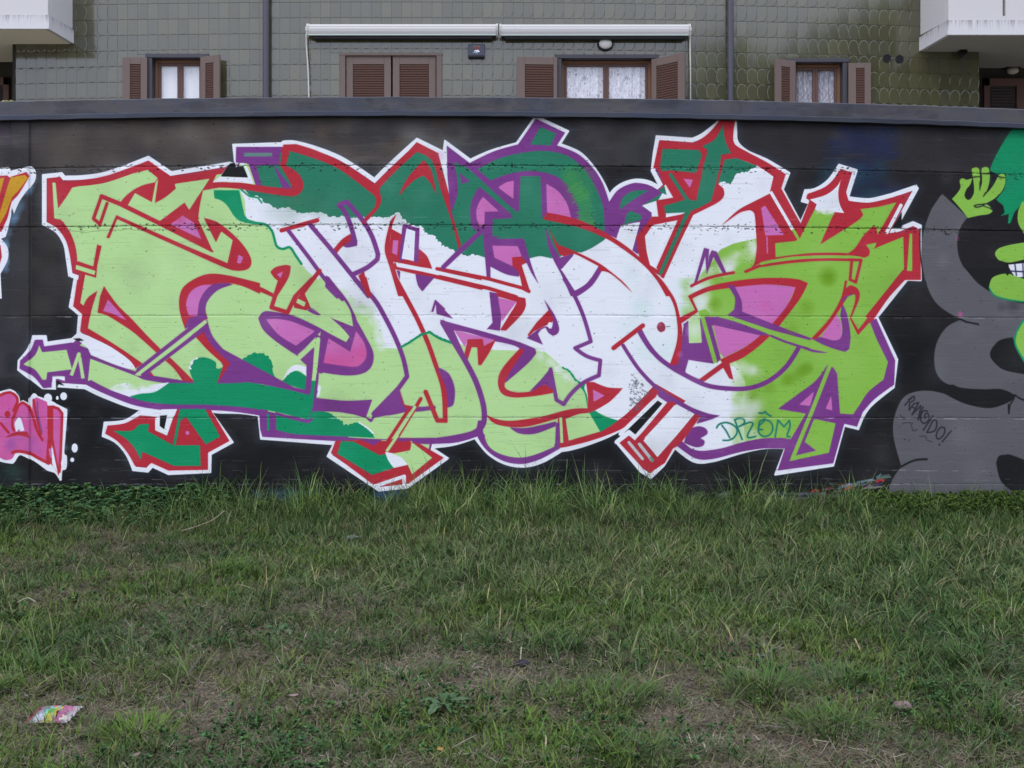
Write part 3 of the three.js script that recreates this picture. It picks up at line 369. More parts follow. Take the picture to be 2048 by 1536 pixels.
// ---------- ground ----------
const noise = createNoise2D(random(5)), noiseB = createNoise2D(random(9));
const green = (x, z) => { // how green (1) or how bare and dry (0) the turf is
  let g = 0.68 + 0.30 * noise(x * 0.55 + 3, z * 0.8) + 0.24 * noiseB(x * 1.7, z * 2.1) + 0.16 * noise(x * 4.2, z * 5);
  g += 0.25 * THREE.MathUtils.smoothstep(x, 1.2, 3.2) + 0.12 * THREE.MathUtils.smoothstep(-x, 2.2, 3.2);
  for (const [u, v, r, d] of BARE) { const q = groundAt(u, v); g -= d * Math.exp(-((x - q.x) ** 2 + ((z - q.z) * 0.8) ** 2) / (r * r)); }
  return THREE.MathUtils.clamp(g, 0, 1);
};
const groundAt = (u, v) => { const d = (EYE * F) / (v - 642); return new THREE.Vector3(((u - 1024) * d) / F, 0, DIST - d); };
const BARE = [[200, 1085, 0.55, 0.5], [150, 1190, 0.4, 0.45], [420, 1330, 0.55, 0.45], [760, 1160, 0.5, 0.25], [880, 1355, 0.35, 0.5], [1360, 1395, 0.4, 0.6], [1600, 1370, 0.3, 0.6], [1080, 1370, 0.3, 0.3], [350, 1460, 0.3, 0.4], [1700, 1500, 0.3, 0.4], [1200, 1120, 0.7, 0.2], [80, 1420, 0.35, 0.4], [560, 1400, 0.4, 0.35], [60, 1290, 0.4, -0.45], [1750, 1265, 0.45, -0.35], [1900, 1150, 0.9, -0.3], [1150, 1260, 0.5, -0.25]];
const lift = (x, z) => { const f = THREE.MathUtils.smoothstep(7 - Math.abs(x), 0, 1) * THREE.MathUtils.smoothstep(7.5 - z, 0, 1) * THREE.MathUtils.smoothstep(z, -0.15, 0.3); return f * (0.018 * noise(x * 1.3, z * 1.3) + 0.010 * noiseB(x * 5, z * 5) + 0.005 * noise(x * 17, z * 17)); };
{
  const pos = [], uv = [], idx = [], col = [], add = (x, z, y) => { pos.push(x, y, z); uv.push(x / 4, z / 4); return pos.length / 3 - 1; };
  const grid = (xs, zs, h) => { const r = zs.map((z) => xs.map((x) => add(x, z, h(x, z)))); for (let j = 0; j + 1 < zs.length; j++) for (let i = 0; i + 1 < xs.length; i++) idx.push(r[j][i], r[j + 1][i], r[j][i + 1], r[j][i + 1], r[j + 1][i], r[j + 1][i + 1]); };
  const span = (a, b, n) => Array.from({ length: n + 1 }, (_, i) => a + ((b - a) * i) / n), flat = () => 0;
  grid(span(-7, 7, 230), span(-0.3, 7.5, 130), lift);
  grid([-300, -7], [-300, -0.3, 7.5, 300], flat); grid([7, 300], [-300, -0.3, 7.5, 300], flat); grid([-7, 7], [-300, -0.3], flat); grid([-7, 7], [7.5, 300], flat);
  const g = new THREE.BufferGeometry(); g.setAttribute('position', new THREE.Float32BufferAttribute(pos, 3)); g.setAttribute('uv', new THREE.Float32BufferAttribute(uv, 2)); g.setIndex(idx); g.computeVertexNormals();
  const rnd = random(21), tex = canvasTexture(2048, 2048, (c, w, h) => {
    c.fillStyle = '#463b2d'; c.fillRect(0, 0, w, h);
    const pick = ['#352c21', '#594b36', '#66583f', '#3e3f25', '#474a26', '#7d6d50', '#29231b', '#4d4230'];
    for (let i = 0; i < 26000; i++) { c.fillStyle = pick[(rnd() * 6) | 0]; c.globalAlpha = 0.35; c.beginPath(); c.ellipse(rnd() * w, rnd() * h, 2 + rnd() * 12, 2 + rnd() * 6, rnd() * 6, 0, 7); c.fill(); }
    c.globalAlpha = 0.6; c.lineWidth = 1.6; for (let i = 0; i < 30000; i++) { const x = rnd() * w, y = rnd() * h, a = rnd() * 6.28, l = 6 + rnd() * 26; c.strokeStyle = pick[(rnd() * 8) | 0]; c.beginPath(); c.moveTo(x, y); c.quadraticCurveTo(x + Math.cos(a) * l * 0.5 + 4, y + Math.sin(a) * l * 0.5, x + Math.cos(a) * l, y + Math.sin(a) * l); c.stroke(); }
  }, { repeat: true });
  const ground = part('ground', g, std(0xffffff, 1, { map: tex, bumpMap: tex, bumpScale: 0.01 })); ground.userData.kind = 'structure';
}

// ---------- the painted concrete wall ----------
const WALL_TOP = (u) => 196 + camber(u);
const SEAM = [ // the pour joints, top of the wall to the grass
  (u) => 226 + camber(u), (u) => 331 + camber(u) * 0.75, (u) => 450 + camber(u) * 0.5, (u) => 631 + camber(u) * 0.2, (u) => 835 + camber(u) * 0.05, (u) => 968, (u) => 1030,
];
{
  const wall = thing('graffiti_wall', 'long dark concrete garden wall covered in big green, white and purple spray-painted letters', 'wall');
  let rnd = random(3); const K = 1.88, x0s = [-64, 1024], top = 222, high = 815;
  const grime = (c, x0, w) => { // the older coats of black and grey-brown paint, patchy and streaky, before the piece
    c.setTransform(K, 0, 0, K, -x0 * K, -top * K);
    c.fillStyle = '#211f20'; c.fillRect(x0, top, w, high + 4);
    const coat = (col, a, xa, xb, ya, yb, n, r) => { for (let i = 0; i < n; i++) { const x = xa + rnd() * (xb - xa), y = ya + rnd() * (yb - ya), q = r * (0.4 + rnd()), g = c.createRadialGradient(x, y, 0, x, y, q); g.addColorStop(0, col + a + ')'); g.addColorStop(1, col + '0)'); c.fillStyle = g; c.fillRect(x - q, y - q * 0.6, 2 * q, 1.2 * q); } };
    const older = c.createLinearGradient(500, 0, 1500, 0); older.addColorStop(0, 'rgba(98,96,97,0.8)'); older.addColorStop(1, 'rgba(60,57,58,0.7)'); c.fillStyle = older; c.beginPath(); c.moveTo(-100, top); c.lineTo(2200, top); for (let x = 2200; x >= -100; x -= 6) c.lineTo(x, SEAM[1](x) - 2 + 3 * noise(x * 0.03, 4) + 2 * noiseB(x * 0.2, 4)); c.fill();
    c.fillStyle = 'rgba(62,60,62,0.7)'; c.fillRect(-100, 320, 164, 520); 
    coat('rgba(98,92,86,', 0.35, -80, 900, 225, 330, 260, 60); coat('rgba(40,38,40,', 0.4, -80, 2110, 225, 335, 240, 46); coat('rgba(84,74,66,', 0.3, 80, 460, 235, 330, 90, 40); coat('rgba(92,70,56,', 0.2, 500, 900, 235, 330, 40, 30);
    coat('rgba(56,52,48,', 0.4, 60, 180, 340, 640, 60, 36); coat('rgba(34,40,70,', 0.5, 1660, 1800, 245, 400, 46, 34); coat('rgba(30,66,74,', 0.35, 1650, 1770, 330, 400, 14, 30);
    coat('rgba(16,17,18,', 0.5, -80, 2110, 640, 1030, 300, 60); coat('rgba(52,52,56,', 0.25, -80, 2110, 640, 1000, 120, 30); coat('rgba(70,50,84,', 0.25, -80, 30, 230, 300, 10, 26); coat('rgba(45,75,66,', 0.35, -60, 70, 940, 1020, 26, 30);
    coat('rgba(46,82,112,', 0.6, 430, 640, 984, 1020, 50, 14); coat('rgba(40,74,120,', 0.55, 740, 860, 985, 1020, 40, 16); coat('rgba(52,80,84,', 0.5, 900, 1500, 985, 1025, 60, 16);
    for (let i = 0; i < 110; i++) { const x = 1430 + rnd() * 330, y = 1010 - (x > 1600 ? (x - 1600) * 0.22 : 0) - rnd() * 22, l = 6 + rnd() * 26; c.strokeStyle = i % 7 ? 'rgba(' + (95 + rnd() * 60) + ',' + (100 + rnd() * 55) + ',' + (110 + rnd() * 50) + ',0.6)' : 'rgba(120,44,42,0.7)'; c.lineWidth = 1 + rnd() * 4; c.beginPath(); c.moveTo(x, y); c.lineTo(x + l, y - 2 - rnd() * 5); c.stroke(); }
    for (const [x, y] of [[1490, 985], [1622, 978], [1690, 972], [1752, 958]]) { c.strokeStyle = 'rgba(170,54,52,0.9)'; c.lineWidth = 5; c.beginPath(); c.moveTo(x, y + 8); c.quadraticCurveTo(x + 10, y - 2, x + 16, y + 6); c.stroke(); }
  };
  const wear = (c, x0, w) => { // on top of everything: board lines, chips, pits, pour-joint cracks
    c.setTransform(K, 0, 0, K, -x0 * K, -top * K);
    for (let i = 0; i < 9000; i++) { c.fillStyle = rnd() < 0.5 ? 'rgba(225,222,218,' + rnd() * 0.10 + ')' : 'rgba(16,16,16,' + rnd() * 0.16 + ')'; c.fillRect(-64 + rnd() * 2176, top + rnd() * high, 0.6 + rnd() * 2.4, 0.5 + rnd() * 1.1); } // pores and roller grain
    for (let i = 0; i < 480; i++) { const x = -64 + rnd() * 2176, y = top + rnd() * high, q = 14 + rnd() * 40, g = c.createRadialGradient(x, y, 0, x, y, q), col = rnd() < 0.5 ? 'rgba(30,28,24,' : 'rgba(240,240,236,'; g.addColorStop(0, col + 0.05 + ')'); g.addColorStop(1, col + '0)'); c.fillStyle = g; c.fillRect(x - q, y - q, 2 * q, 2 * q); } // uneven coats
    for (let i = 0; i < 5200; i++) { const x = -64 + rnd() * 2176, y = top + rnd() * high, l = 5 + rnd() ** 2 * 60; c.strokeStyle = rnd() < 0.5 ? 'rgba(20,18,16,' + (0.03 + rnd() * 0.08) + ')' : 'rgba(235,235,240,' + (0.02 + rnd() * 0.05) + ')'; c.lineWidth = 0.5 + rnd() * 1.1; c.beginPath(); c.moveTo(x, y); c.lineTo(x + l, y + (rnd() - 0.5) * 1.6); c.stroke(); }
    for (let i = 0; i < 2200; i++) { const y = top + rnd() ** 1.6 * high * 0.9, x = -64 + rnd() * 2176; c.fillStyle = 'rgba(18,17,16,' + (0.2 + rnd() * 0.5) + ')'; c.beginPath(); c.ellipse(x, y, 0.5 + rnd() * 1.3, 0.4 + rnd() * 0.7, rnd() - 0.5, 0, 7); c.fill(); }
    for (let i = 0; i < 840; i++) { const s = 1 + ((rnd() * 4) | 0), x = -64 + rnd() * 2176, y = SEAM[Math.min(s, 2 + (rnd() < 0.3 ? -1 : 0))](x) + (rnd() - 0.35) * 16; c.fillStyle = 'rgba(16,15,14,' + (0.3 + rnd() * 0.5) + ')'; c.beginPath(); c.ellipse(x, y, 0.8 + rnd() * 2.6, 0.5 + rnd() * 1.2, rnd() - 0.5, 0, 7); c.fill(); }
    const chip = (s, dy, n, a) => { for (let i = 0; i < 2 * n; i++) { const x = -64 + rnd() * 2176, y = SEAM[s](x) + dy + (rnd() - 0.5) * 2.2, l = 3 + rnd() * 26; c.strokeStyle = 'rgba(214,214,220,' + a * (0.3 + rnd()) + ')'; c.lineWidth = 0.5 + rnd() * 1.2; c.beginPath(); c.moveTo(x, y); c.lineTo(x + l, y + (rnd() - 0.5) * 1.5); c.stroke(); } };
    chip(3, 1.5, 40, 0.22); chip(4, 1.5, 70, 0.3); chip(4, 0, 30, 0.2); chip(2, -16, 16, 0.15); chip(4, 106, 40, 0.2); chip(5, 0, 60, 0.26); chip(5, -9, 30, 0.2); chip(4, 86, 20, 0.18);
    for (const [s, wv, a] of [[1, 1.3, 0.6], [2, 1.0, 0.5], [3, 0.7, 0.32], [4, 0.7, 0.28]]) { // ragged cracks along the joints
      let y = 0; for (let x = -64; x < 2112; x += 3) { const ny = THREE.MathUtils.clamp(y + (rnd() - 0.5) * 2.2, -3, 3); if (rnd() > 0.18) { c.strokeStyle = 'rgba(20,18,18,' + a * (0.35 + rnd() * 0.65) + ')'; c.lineWidth = wv * (0.5 + rnd()); c.beginPath(); c.moveTo(x, SEAM[s](x) + y); c.lineTo(x + 3, SEAM[s](x) + ny); c.stroke(); } y = ny; }
    }
    let y = 12; for (let x = 120; x < 400; x += 3) { const ny = THREE.MathUtils.clamp(y + (rnd() - 0.5) * 2.4, 3, 14); c.strokeStyle = 'rgba(60,64,50,0.5)'; c.lineWidth = 0.8; c.beginPath(); c.moveTo(x, SEAM[2](x) + y); c.lineTo(x + 3, SEAM[2](x) + ny); c.stroke(); y = ny; }
  };
  const halves = x0s.map((x0) => canvasTexture(Math.ceil(1088 * K), Math.ceil(high * K), (c) => { rnd = random(3); grime(c, x0, 1088); sketch(c, K, x0, top, random(17)); rnd = random(4); wear(c, x0, 1088); }));
  const plain = canvasTexture(512, 512, (c, w, h) => { c.fillStyle = '#2a2829'; c.fillRect(0, 0, w, h); for (let i = 0; i < 900; i++) { c.fillStyle = rnd() < 0.5 ? 'rgba(20,20,20,0.2)' : 'rgba(80,76,74,0.12)'; c.fillRect(rnd() * w, rnd() * h, 20 + rnd() * 90, 1 + rnd() * 3); } }, { repeat: true });
  const relief = canvasTexture(1024, 1024, (c, w, h) => { // board-marked concrete under the paint
    c.fillStyle = '#808080'; c.fillRect(0, 0, w, h);
    for (let i = 0; i < 5200; i++) { const v = 128 + (rnd() - 0.5) * 90; c.fillStyle = 'rgba(' + v + ',' + v + ',' + v + ',0.35)'; const x = rnd() * w, y = rnd() * h, l = 20 + rnd() * 160, t = 1 + rnd() * 2.5; c.fillRect(x, y, l, t); c.fillRect(x - w, y, l, t); }
    for (let i = 0; i < 1600; i++) { c.fillStyle = 'rgba(30,30,30,' + (0.3 + rnd() * 0.5) + ')'; c.beginPath(); c.ellipse(rnd() * w, rnd() * h, 0.8 + rnd() * 2.4, 0.8 + rnd() * 1.6, 0, 0, 7); c.fill(); }
    for (let i = 0; i < 2200; i++) { c.fillStyle = 'rgba(210,210,210,' + (0.2 + rnd() * 0.3) + ')'; c.beginPath(); c.ellipse(rnd() * w, rnd() * h, 1 + rnd() * 4, 0.6 + rnd() * 1.2, 0, 0, 7); c.fill(); }
  }, { srgb: false, repeat: true });
  const S = F / DIST, skin = halves.map((map, i) => { const a = (x0s[i] - 1024) / S, b = a + 1088 / S, t = EYE + (642 - top) / S, bt = t - high / S; map.repeat.set(1 / (b - a), 1 / (t - bt)); map.offset.set(-a / (b - a), -bt / (t - bt)); const r = relief.clone(); r.repeat.set(1 / 2.4, 1 / 2.4); return paintLike({ map, bumpMap: r, bumpScale: 0.0035 }); });
  const r3 = relief.clone(); r3.repeat.set(1 / 2.4, 1 / 2.4); plain.repeat.set(0.5, 0.5); skin.push(paintLike({ map: plain, bumpMap: r3, bumpScale: 0.004 }));
  const us = []; for (let u = -900; u < -64; u += 60) us.push(u); for (let u = -64; u < 2112; u += 5) us.push(u); for (let u = 2112; u <= 2960; u += 60) us.push(u);
  for (const u of [23.6, 24.4, 59.6, 60.4, 1024, 2112]) us.push(u); us.sort((a, b) => a - b);
  const course = (s) => { // one pour of concrete between two joints; its edges crumble back into the joint
    const pos = [], uv = [], idx = [], groups = [], n1 = noise, rows = 9;
    us.forEach((u, i) => {
      const a = SEAM[s](u) - 0.1, b = SEAM[s + 1](u) + 0.1, rag = (q) => 0.5 + 0.5 * n1(u * 0.045, q * 7.1) + 0.35 * n1(u * 0.21, q * 3.3), e1 = Math.max(0.2, (s < 3 ? 1.1 : 0.7) * rag(s)), e2 = Math.max(0.2, (s < 2 ? 1.1 : 0.7) * rag(s + 10));
      const bump = 0.0018 * [0, 2, 0, 1.2, 0, 1][s] + 0.0012 * n1(u * 0.01, s * 5) + (u > 24 && u < 60 ? 0.016 : 0) + (u <= 24 ? 0.004 : 0);
      const vs = [a, a + e1 * 0.5, a + e1 + 0.4, a + e1 + 3.2, (a + b) / 2, b - e2 - 3.2, b - e2 - 0.4, b - e2 * 0.5, b], zs = s < 3 ? [-0.007, -0.006, -0.0015, 0, 0, 0, -0.0015, -0.006, -0.007] : [-0.004, -0.0035, -0.001, 0, 0, 0, -0.001, -0.0035, -0.004];
      vs.forEach((v, j) => { const p = at(u, v, 0); pos.push(p.x, p.y, zs[j] + (j && j < 8 ? bump : 0)); uv.push(p.x, p.y); });
      if (i) { const A = (i - 1) * rows, B = i * rows; for (let j = 0; j + 1 < rows; j++) idx.push(A + j, A + j + 1, B + j, B + j, A + j + 1, B + j + 1); }
    });
    const g = new THREE.BufferGeometry(); g.setAttribute('position', new THREE.Float32BufferAttribute(pos, 3)); g.setAttribute('uv', new THREE.Float32BufferAttribute(uv, 2)); g.setIndex(idx); g.computeVertexNormals();
    const cut = [us.indexOf(-64), us.indexOf(1024), us.indexOf(2112), us.length - 1].map((i) => i * (rows - 1) * 6);
    g.addGroup(0, cut[0], 2); g.addGroup(cut[0], cut[1] - cut[0], 0); g.addGroup(cut[1], cut[2] - cut[1], 1); g.addGroup(cut[2], cut[3] - cut[2], 2);
    return g;
  };
  for (let s = 0; s < 6; s++) part('concrete_course', course(s), skin, wall);
  const sweep = (profile, closed = true) => { // a profile of (below the coping line in sketch units, metres out) carried along the wall
    const pos = [], uv = [], idx = [], n = profile.length; let k = 0;
    us.filter((u, i) => i % 6 === 0 || u < -64 || u > 2112).forEach((u) => { profile.forEach(([dv, z], j) => { const p = at(u, WALL_TOP(u) + dv, 0); pos.push(p.x, p.y + 0.003 * noise(u * 0.02, 40), z + 0.002 * noise(u * 0.03, 50)); uv.push(p.x, p.y + z); }); if (k++) { const A = (k - 2) * n, B = (k - 1) * n; for (let j = 0; j < n; j++) { const q = (j + 1) % n; idx.push(A + j, A + q, B + j, B + j, A + q, B + q); } } });
    const g = new THREE.BufferGeometry(); g.setAttribute('position', new THREE.Float32BufferAttribute(pos, 3)); g.setAttribute('uv', new THREE.Float32BufferAttribute(uv, 2)); g.setIndex(idx); g.computeVertexNormals(); return g.toNonIndexed();
  };
  const flatten = (g) => { g.computeVertexNormals(); return g; };
  const capTex = canvasTexture(2048, 256, (c, w, h) => { // grey paint on the coping, with drips and chips of other colours
    c.fillStyle = '#4b4a4d'; c.fillRect(0, 0, w, h);
    for (let i = 0; i < 1400; i++) { c.fillStyle = ['rgba(96,90,88,0.14)', 'rgba(34,34,40,0.16)', 'rgba(84,80,70,0.14)', 'rgba(60,62,80,0.16)'][i % 4]; c.beginPath(); c.ellipse(rnd() * w, rnd() * h, 8 + rnd() * 50, 3 + rnd() * 20, 0, 0, 7); c.fill(); }
    for (let i = 0; i < 260; i++) { c.fillStyle = 'rgba(20,20,24,0.25)'; c.fillRect(rnd() * w, rnd() * h, 1 + rnd() * 20, 1 + rnd() * 2); }
    for (let i = 0; i < 30; i++) { c.fillStyle = 'rgba(200,198,200,' + rnd() * 0.6 + ')'; c.fillRect(rnd() * w, rnd() * h, 2 + rnd() * 14, 1 + rnd() * 2); }
  }, { repeat: true });
  capTex.repeat.set(0.12, 1); const lipTex = capTex.clone(); lipTex.repeat.set(0.07, 1.7);
  part('coping', flatten(sweep([[0, -0.30], [0, 0.045], [1.5, 0.052], [27.5, 0.052], [27.5, -0.30]])), paintLike({ map: capTex, roughness: 0.6, specularIntensity: 0.6 }), wall);
  part('coping_lip', flatten(sweep([[27.6, -0.02], [27.6, 0.054], [30, 0.062], [38, 0.064], [39, 0.058], [39, -0.02]])), paintLike({ map: lipTex, color: 0xb4c0d8, roughness: 0.45, specularIntensity: 0.7 }), wall);
  const a = at(-900, 196, 0), b = at(2960, 196, 0); part('wall_core', box(b.x - a.x, a.y - 0.22, 0.2, 0, (a.y - 0.22) / 2, -0.12), skin[2], wall);
  // crumbs of rubble and moss lying on top of the coping
  const chipM = [std(0xb8b2a6, 0.95), std(0x8f8a4a, 1)], crumb = (u, r, kind, label, cat, n) => { const p = at(u, WALL_TOP(u), 0.02), t = thing(kind ? 'moss_clump' : 'rubble_crumb', label, cat, [p.x, p.y, 0.01], kind ? undefined : 'crumbs on the coping'), list = []; const q = random(u | 0); for (let i = 0; i < n; i++) { const g = new THREE.IcosahedronGeometry(r * (0.5 + q() * 0.6), 1), P = g.attributes.position; for (let j = 0; j < P.count; j++) { const f = 0.8 + 0.35 * noiseB(P.getX(j) * 90 + u, P.getY(j) * 90 + P.getZ(j) * 70); P.setXYZ(j, P.getX(j) * f * 1.4, P.getY(j) * f * 0.8, P.getZ(j) * f); } g.computeVertexNormals(); list.push(g.translate((q() - 0.5) * r * n * 0.9, r * 0.35 + q() * r * 0.4, (q() - 0.5) * 0.03)); } part(kind ? 'moss' : 'crumb', bare(list), chipM[kind], t); };
  crumb(14, 0.02, 1, 'yellowish lump of moss on the far left end of the coping', 'moss', 4);
  for (const [u, r, n, l] of [[425, 0.010, 3, 'pale crumb of rubble on the coping below the right shutter of the leftmost window'], [690, 0.009, 4, 'pale crumb of rubble on the coping under the closed shutters'], [1348, 0.008, 3, 'pale crumb of rubble on the coping under the half-open shutter'], [1842, 0.007, 3, 'pale crumb of rubble on the coping under the right balcony'], [1526, 0.006, 2, 'pale crumb of rubble on the coping left of the lace-curtain window shutter'], [1230, 0.006, 2, 'pale crumb of rubble on the coping under the wide lace-curtain window']]) crumb(u, r, 0, l, 'rubble', n);
}

// ---------- the apartment building behind the wall ----------
const ZB = DIST - F / 105;                                      // its tiled front stands here
const bp = (u, v) => at(u, v, ZB), px = 1 / 105;
const brown = std(0x6a5850, 0.62), brownDark = std(0x3a302e, 0.7), wood = std(0x7a5536, 0.6), steel = std(0x3c3a40, 0.55), dark = std(0x17171a, 0.8), whiteMetal = std(0xcbc7bf, 0.42), rust = std(0x5f4239, 0.65), slatM = std(0x694a3e, 0.6);
const glass = new THREE.MeshPhysicalMaterial({ color: 0xffffff, roughness: 0.03, transmission: 1, thickness: 0, ior: 1.5 });
const building = thing('apartment_building', 'apartment building clad in olive-grey glazed tiles with brown shutters behind the wall', 'building');
const openings = [ // left, right, head in sketch units
  { u0: 296, u1: 414, v: 110 }, { u0: 680, u1: 884, v: 107 }, { u0: 1114, u1: 1313, v: 111.5 }, { u0: 1577, u1: 1694, v: 119 },
];
const SILL = bp(0, 300).y;
{
  const L = bp(25, 0).x, R = bp(1958, 0).x, H = 11.2;
  const s = new THREE.Shape([[L, 0], [R, 0], [R, H], [L, H]].map((p) => new THREE.Vector2(...p)));
  for (const o of openings) { const a = bp(o.u0, 0).x, b = bp(o.u1, 0).x, t = bp(0, o.v).y; s.holes.push(new THREE.Path([[a, SILL], [a, t], [b, t], [b, SILL]].map((p) => new THREE.Vector2(...p)))); }
  const bed = std(0x2c2b24, 0.9);
  part('facade', new THREE.ExtrudeGeometry(s, { depth: 0.3, bevelEnabled: false }).translate(0, 0, ZB - 0.3), bed, building);
  // the set-back ends under the balconies, and the mass of the house behind
  const back = std(0x37332a, 0.85), E = 7;
  for (const x of [L + 0.15, R - 0.15]) part('side_wall', box(0.3, H, 8, x, H / 2, ZB - 4.31), bed, building);
  for (const x of [L - E / 2 + 0.28, R + E / 2 - 0.28]) part('recess_wall', box(E, H, 0.3, x, H / 2, ZB - 1.75), back, building);
  part('rear_wall', box(R - L + 2 * E, H, 0.3, (L + R) / 2, H / 2, ZB - 8.5), back, building);
  part('roof', box(R - L + 2 * E, 0.3, 9, (L + R) / 2, H + 0.15, ZB - 4.3), std(0x6a6862, 0.9), building);
  const slab = (y) => box(R - L - 0.7, 0.2, 7.6, (L + R) / 2, y, ZB - 4.6);
  for (const y of [2.9, 8.4]) part('floor_slab', slab(y), std(0x8a8880, 0.9), building);
  part('room_wall', box(R - L - 0.7, 5.3, 0.1, (L + R) / 2, 5.65, ZB - 2.6), std(0x6f675c, 0.9), building);
  // glazed tiles, each with a raised oval; the neighbours' ovals leave a waisted star between them
  const W = 20.3, Hh = 31.2, tw = W * px - 0.003, th = Hh * px - 0.006;
  const tileGeo = (() => {
    const pos = [], idx = [], ring = (rx, ry, z, n) => { const k = pos.length / 3; for (let i = 0; i < n; i++) { const a = (i / n) * 2 * Math.PI, c = Math.cos(a), q = Math.sin(a); pos.push(rx * c, ry * q, z); } return k; };
    const n = 18, w = tw / 2, h = th / 2;
    pos.push(-w, -h, 0.004, w, -h, 0.004, w, h, 0.004, -w, h, 0.004); idx.push(0, 1, 2, 0, 2, 3);
    pos.push(-w, -h, -0.004, w, -h, -0.004, w, h, -0.004, -w, h, -0.004); for (let i = 0; i < 4; i++) { const j = (i + 1) % 4; idx.push(4 + i, 4 + j, j, 4 + i, j, i); }
    const a = ring(w * 1.02, h * 1.02, 0.0039, n), b = ring(w * 0.93, h * 0.95, 0.0053, n), c = ring(w * 0.93, h * 0.95, 0.0053, n); pos.push(0, 0, 0.0054); const m = pos.length / 3 - 1;
    for (let i = 0; i < n; i++) { const j = (i + 1) % n; idx.push(a + i, a + j, b + j, a + i, b + j, b + i, c + i, c + j, m); }
    const g = new THREE.BufferGeometry(); g.setAttribute('position', new THREE.Float32BufferAttribute(pos, 3)); g.setIndex(idx); return g.toNonIndexed();
  })();
  tileGeo.computeVertexNormals(); tileGeo.setAttribute('uv', new THREE.Float32BufferAttribute(new Float32Array(tileGeo.attributes.position.count * 2), 2));
  const glaze = [0x514f38, 0x4c4a35, 0x55533b, 0x4f4e3b].map((c) => new THREE.MeshPhysicalMaterial({ color: c, roughness: 0.1, ior: 1.78 }));
  const rnd = random(77), tiles = [];
  for (let r = -1; r < 8; r++) for (let i = -38; i < 59; i++) {
    const u = 783 + W * (i + 0.5); if (u < 25 || u > 1958) continue;
    const v = 4.3 + Hh * (r - 0.5) + camber(u), pieces = [[Math.max(25, u - W / 2), Math.min(1958, u + W / 2), v - Hh / 2, v + Hh / 2]];
    for (const o of openings) for (let n = pieces.length; n--;) { // tiles are cut round the window heads
      const [u0, u1, v0, v1] = pieces[n], l = o.u0 - 0.5, rr = o.u1 + 0.5; if (u1 <= l || u0 >= rr || v1 <= o.v - 0.5) continue;
      pieces.splice(n, 1); if (v0 < o.v - 3) pieces.push([u0, u1, v0, o.v - 0.5]); const low = Math.max(v0, o.v - 0.5); if (u0 < l - 1) pieces.push([u0, l, low, v1]); if (u1 > rr + 1) pieces.push([rr, u1, low, v1]);
    }
    for (const [u0, u1, v0, v1] of pieces) {
      if (u1 - u0 < 1.5 || v1 - v0 < 2) continue;
      const p = bp((u0 + u1) / 2, (v0 + v1) / 2), m = new THREE.Matrix4().compose(p.setZ(ZB + 0.004), new THREE.Quaternion().setFromEuler(new THREE.Euler((rnd() - 0.5) * 0.008, (rnd() - 0.5) * 0.008, -1.54e-5 * 2 * (u - 780))), new THREE.Vector3((u1 - u0) / W, (v1 - v0) / Hh, 1));
      tiles.push({ m, near: v0 > -20 && v0 < 185 && v1 - v0 > 20 ? Math.abs(u - 1024) * 0.6 - v0 * 0.1 : 9e9 + u, k: (rnd() * 4) | 0 });
    }
  }
  tiles.sort((a, b) => a.near - b.near);
  tiles.slice(0, 300).forEach((t) => { const o = part('tile', tileGeo, glaze[t.k], building); t.m.decompose(o.position, o.quaternion, o.scale); });
  for (let k = 0; k < 4; k++) { const rest = tiles.slice(300).filter((t) => t.k === k); const o = part('tiling', mergeGeometries(rest.map((t) => tileGeo.clone().applyMatrix4(t.m))), glaze[k], building); o.userData.kind = 'stuff'; }

  // --- windows and shutters ---
  const lace = (seed, base, specks) => canvasTexture(256, 512, (c, w, h) => { const q = random(seed); c.fillStyle = base; c.fillRect(0, 0, w, h); for (let i = 0; i < specks; i++) { c.fillStyle = q() < 0.5 ? 'rgba(120,112,120,0.35)' : 'rgba(250,250,252,0.5)'; c.fillRect(q() * w, q() * h, 2 + q() * 5, 4 + q() * 18); } for (let i = 0; i < specks / 30; i++) { c.fillStyle = 'rgba(96,84,96,0.4)'; c.beginPath(); c.arc(q() * w, q() * h, 4 + q() * 7, 0, 7); c.fill(); } });
  const drape = (w, h, folds, amp) => { const g = new THREE.PlaneGeometry(w, h, 40, 2), P = g.attributes.position; for (let i = 0; i < P.count; i++) { const x = P.getX(i) / w; P.setZ(i, amp * (Math.sin(x * folds * 6.28) + 0.5 * Math.sin(x * folds * 15.1 + 1))); } g.computeVertexNormals(); return g; };
  const curtains = [std(0xe9e9ea, 0.9, { side: THREE.DoubleSide }), null, std(0xffffff, 0.9, { map: lace(4, '#d5d2d8', 900), side: THREE.DoubleSide }), std(0xffffff, 0.9, { map: lace(8, '#a9a7b0', 1500), side: THREE.DoubleSide })];
  const frameAt = (u, v, z) => { const p = bp(u, v); return [p.x, p.y, ZB + z]; };
  const win = (o, k, panes, mull) => {
    const a = bp(o.u0, o.v), b = bp(o.u1, o.v), w = b.x - a.x, h = a.y - SILL, cx = (a.x + b.x) / 2;
    const g = new THREE.Group(); g.name = 'window'; g.position.set(cx, SILL, ZB); building.add(g);
    const c = 0.085; part('casing', bare([soft(c, h, 0.3, -w / 2 + c / 2, h / 2, -0.125), soft(c, h, 0.3, w / 2 - c / 2, h / 2, -0.125), soft(w + 0.08, 0.075, 0.32, 0, h - 0.02, -0.12), soft(w, 0.06, 0.36, 0, 0.03, -0.1)]), steel, g);
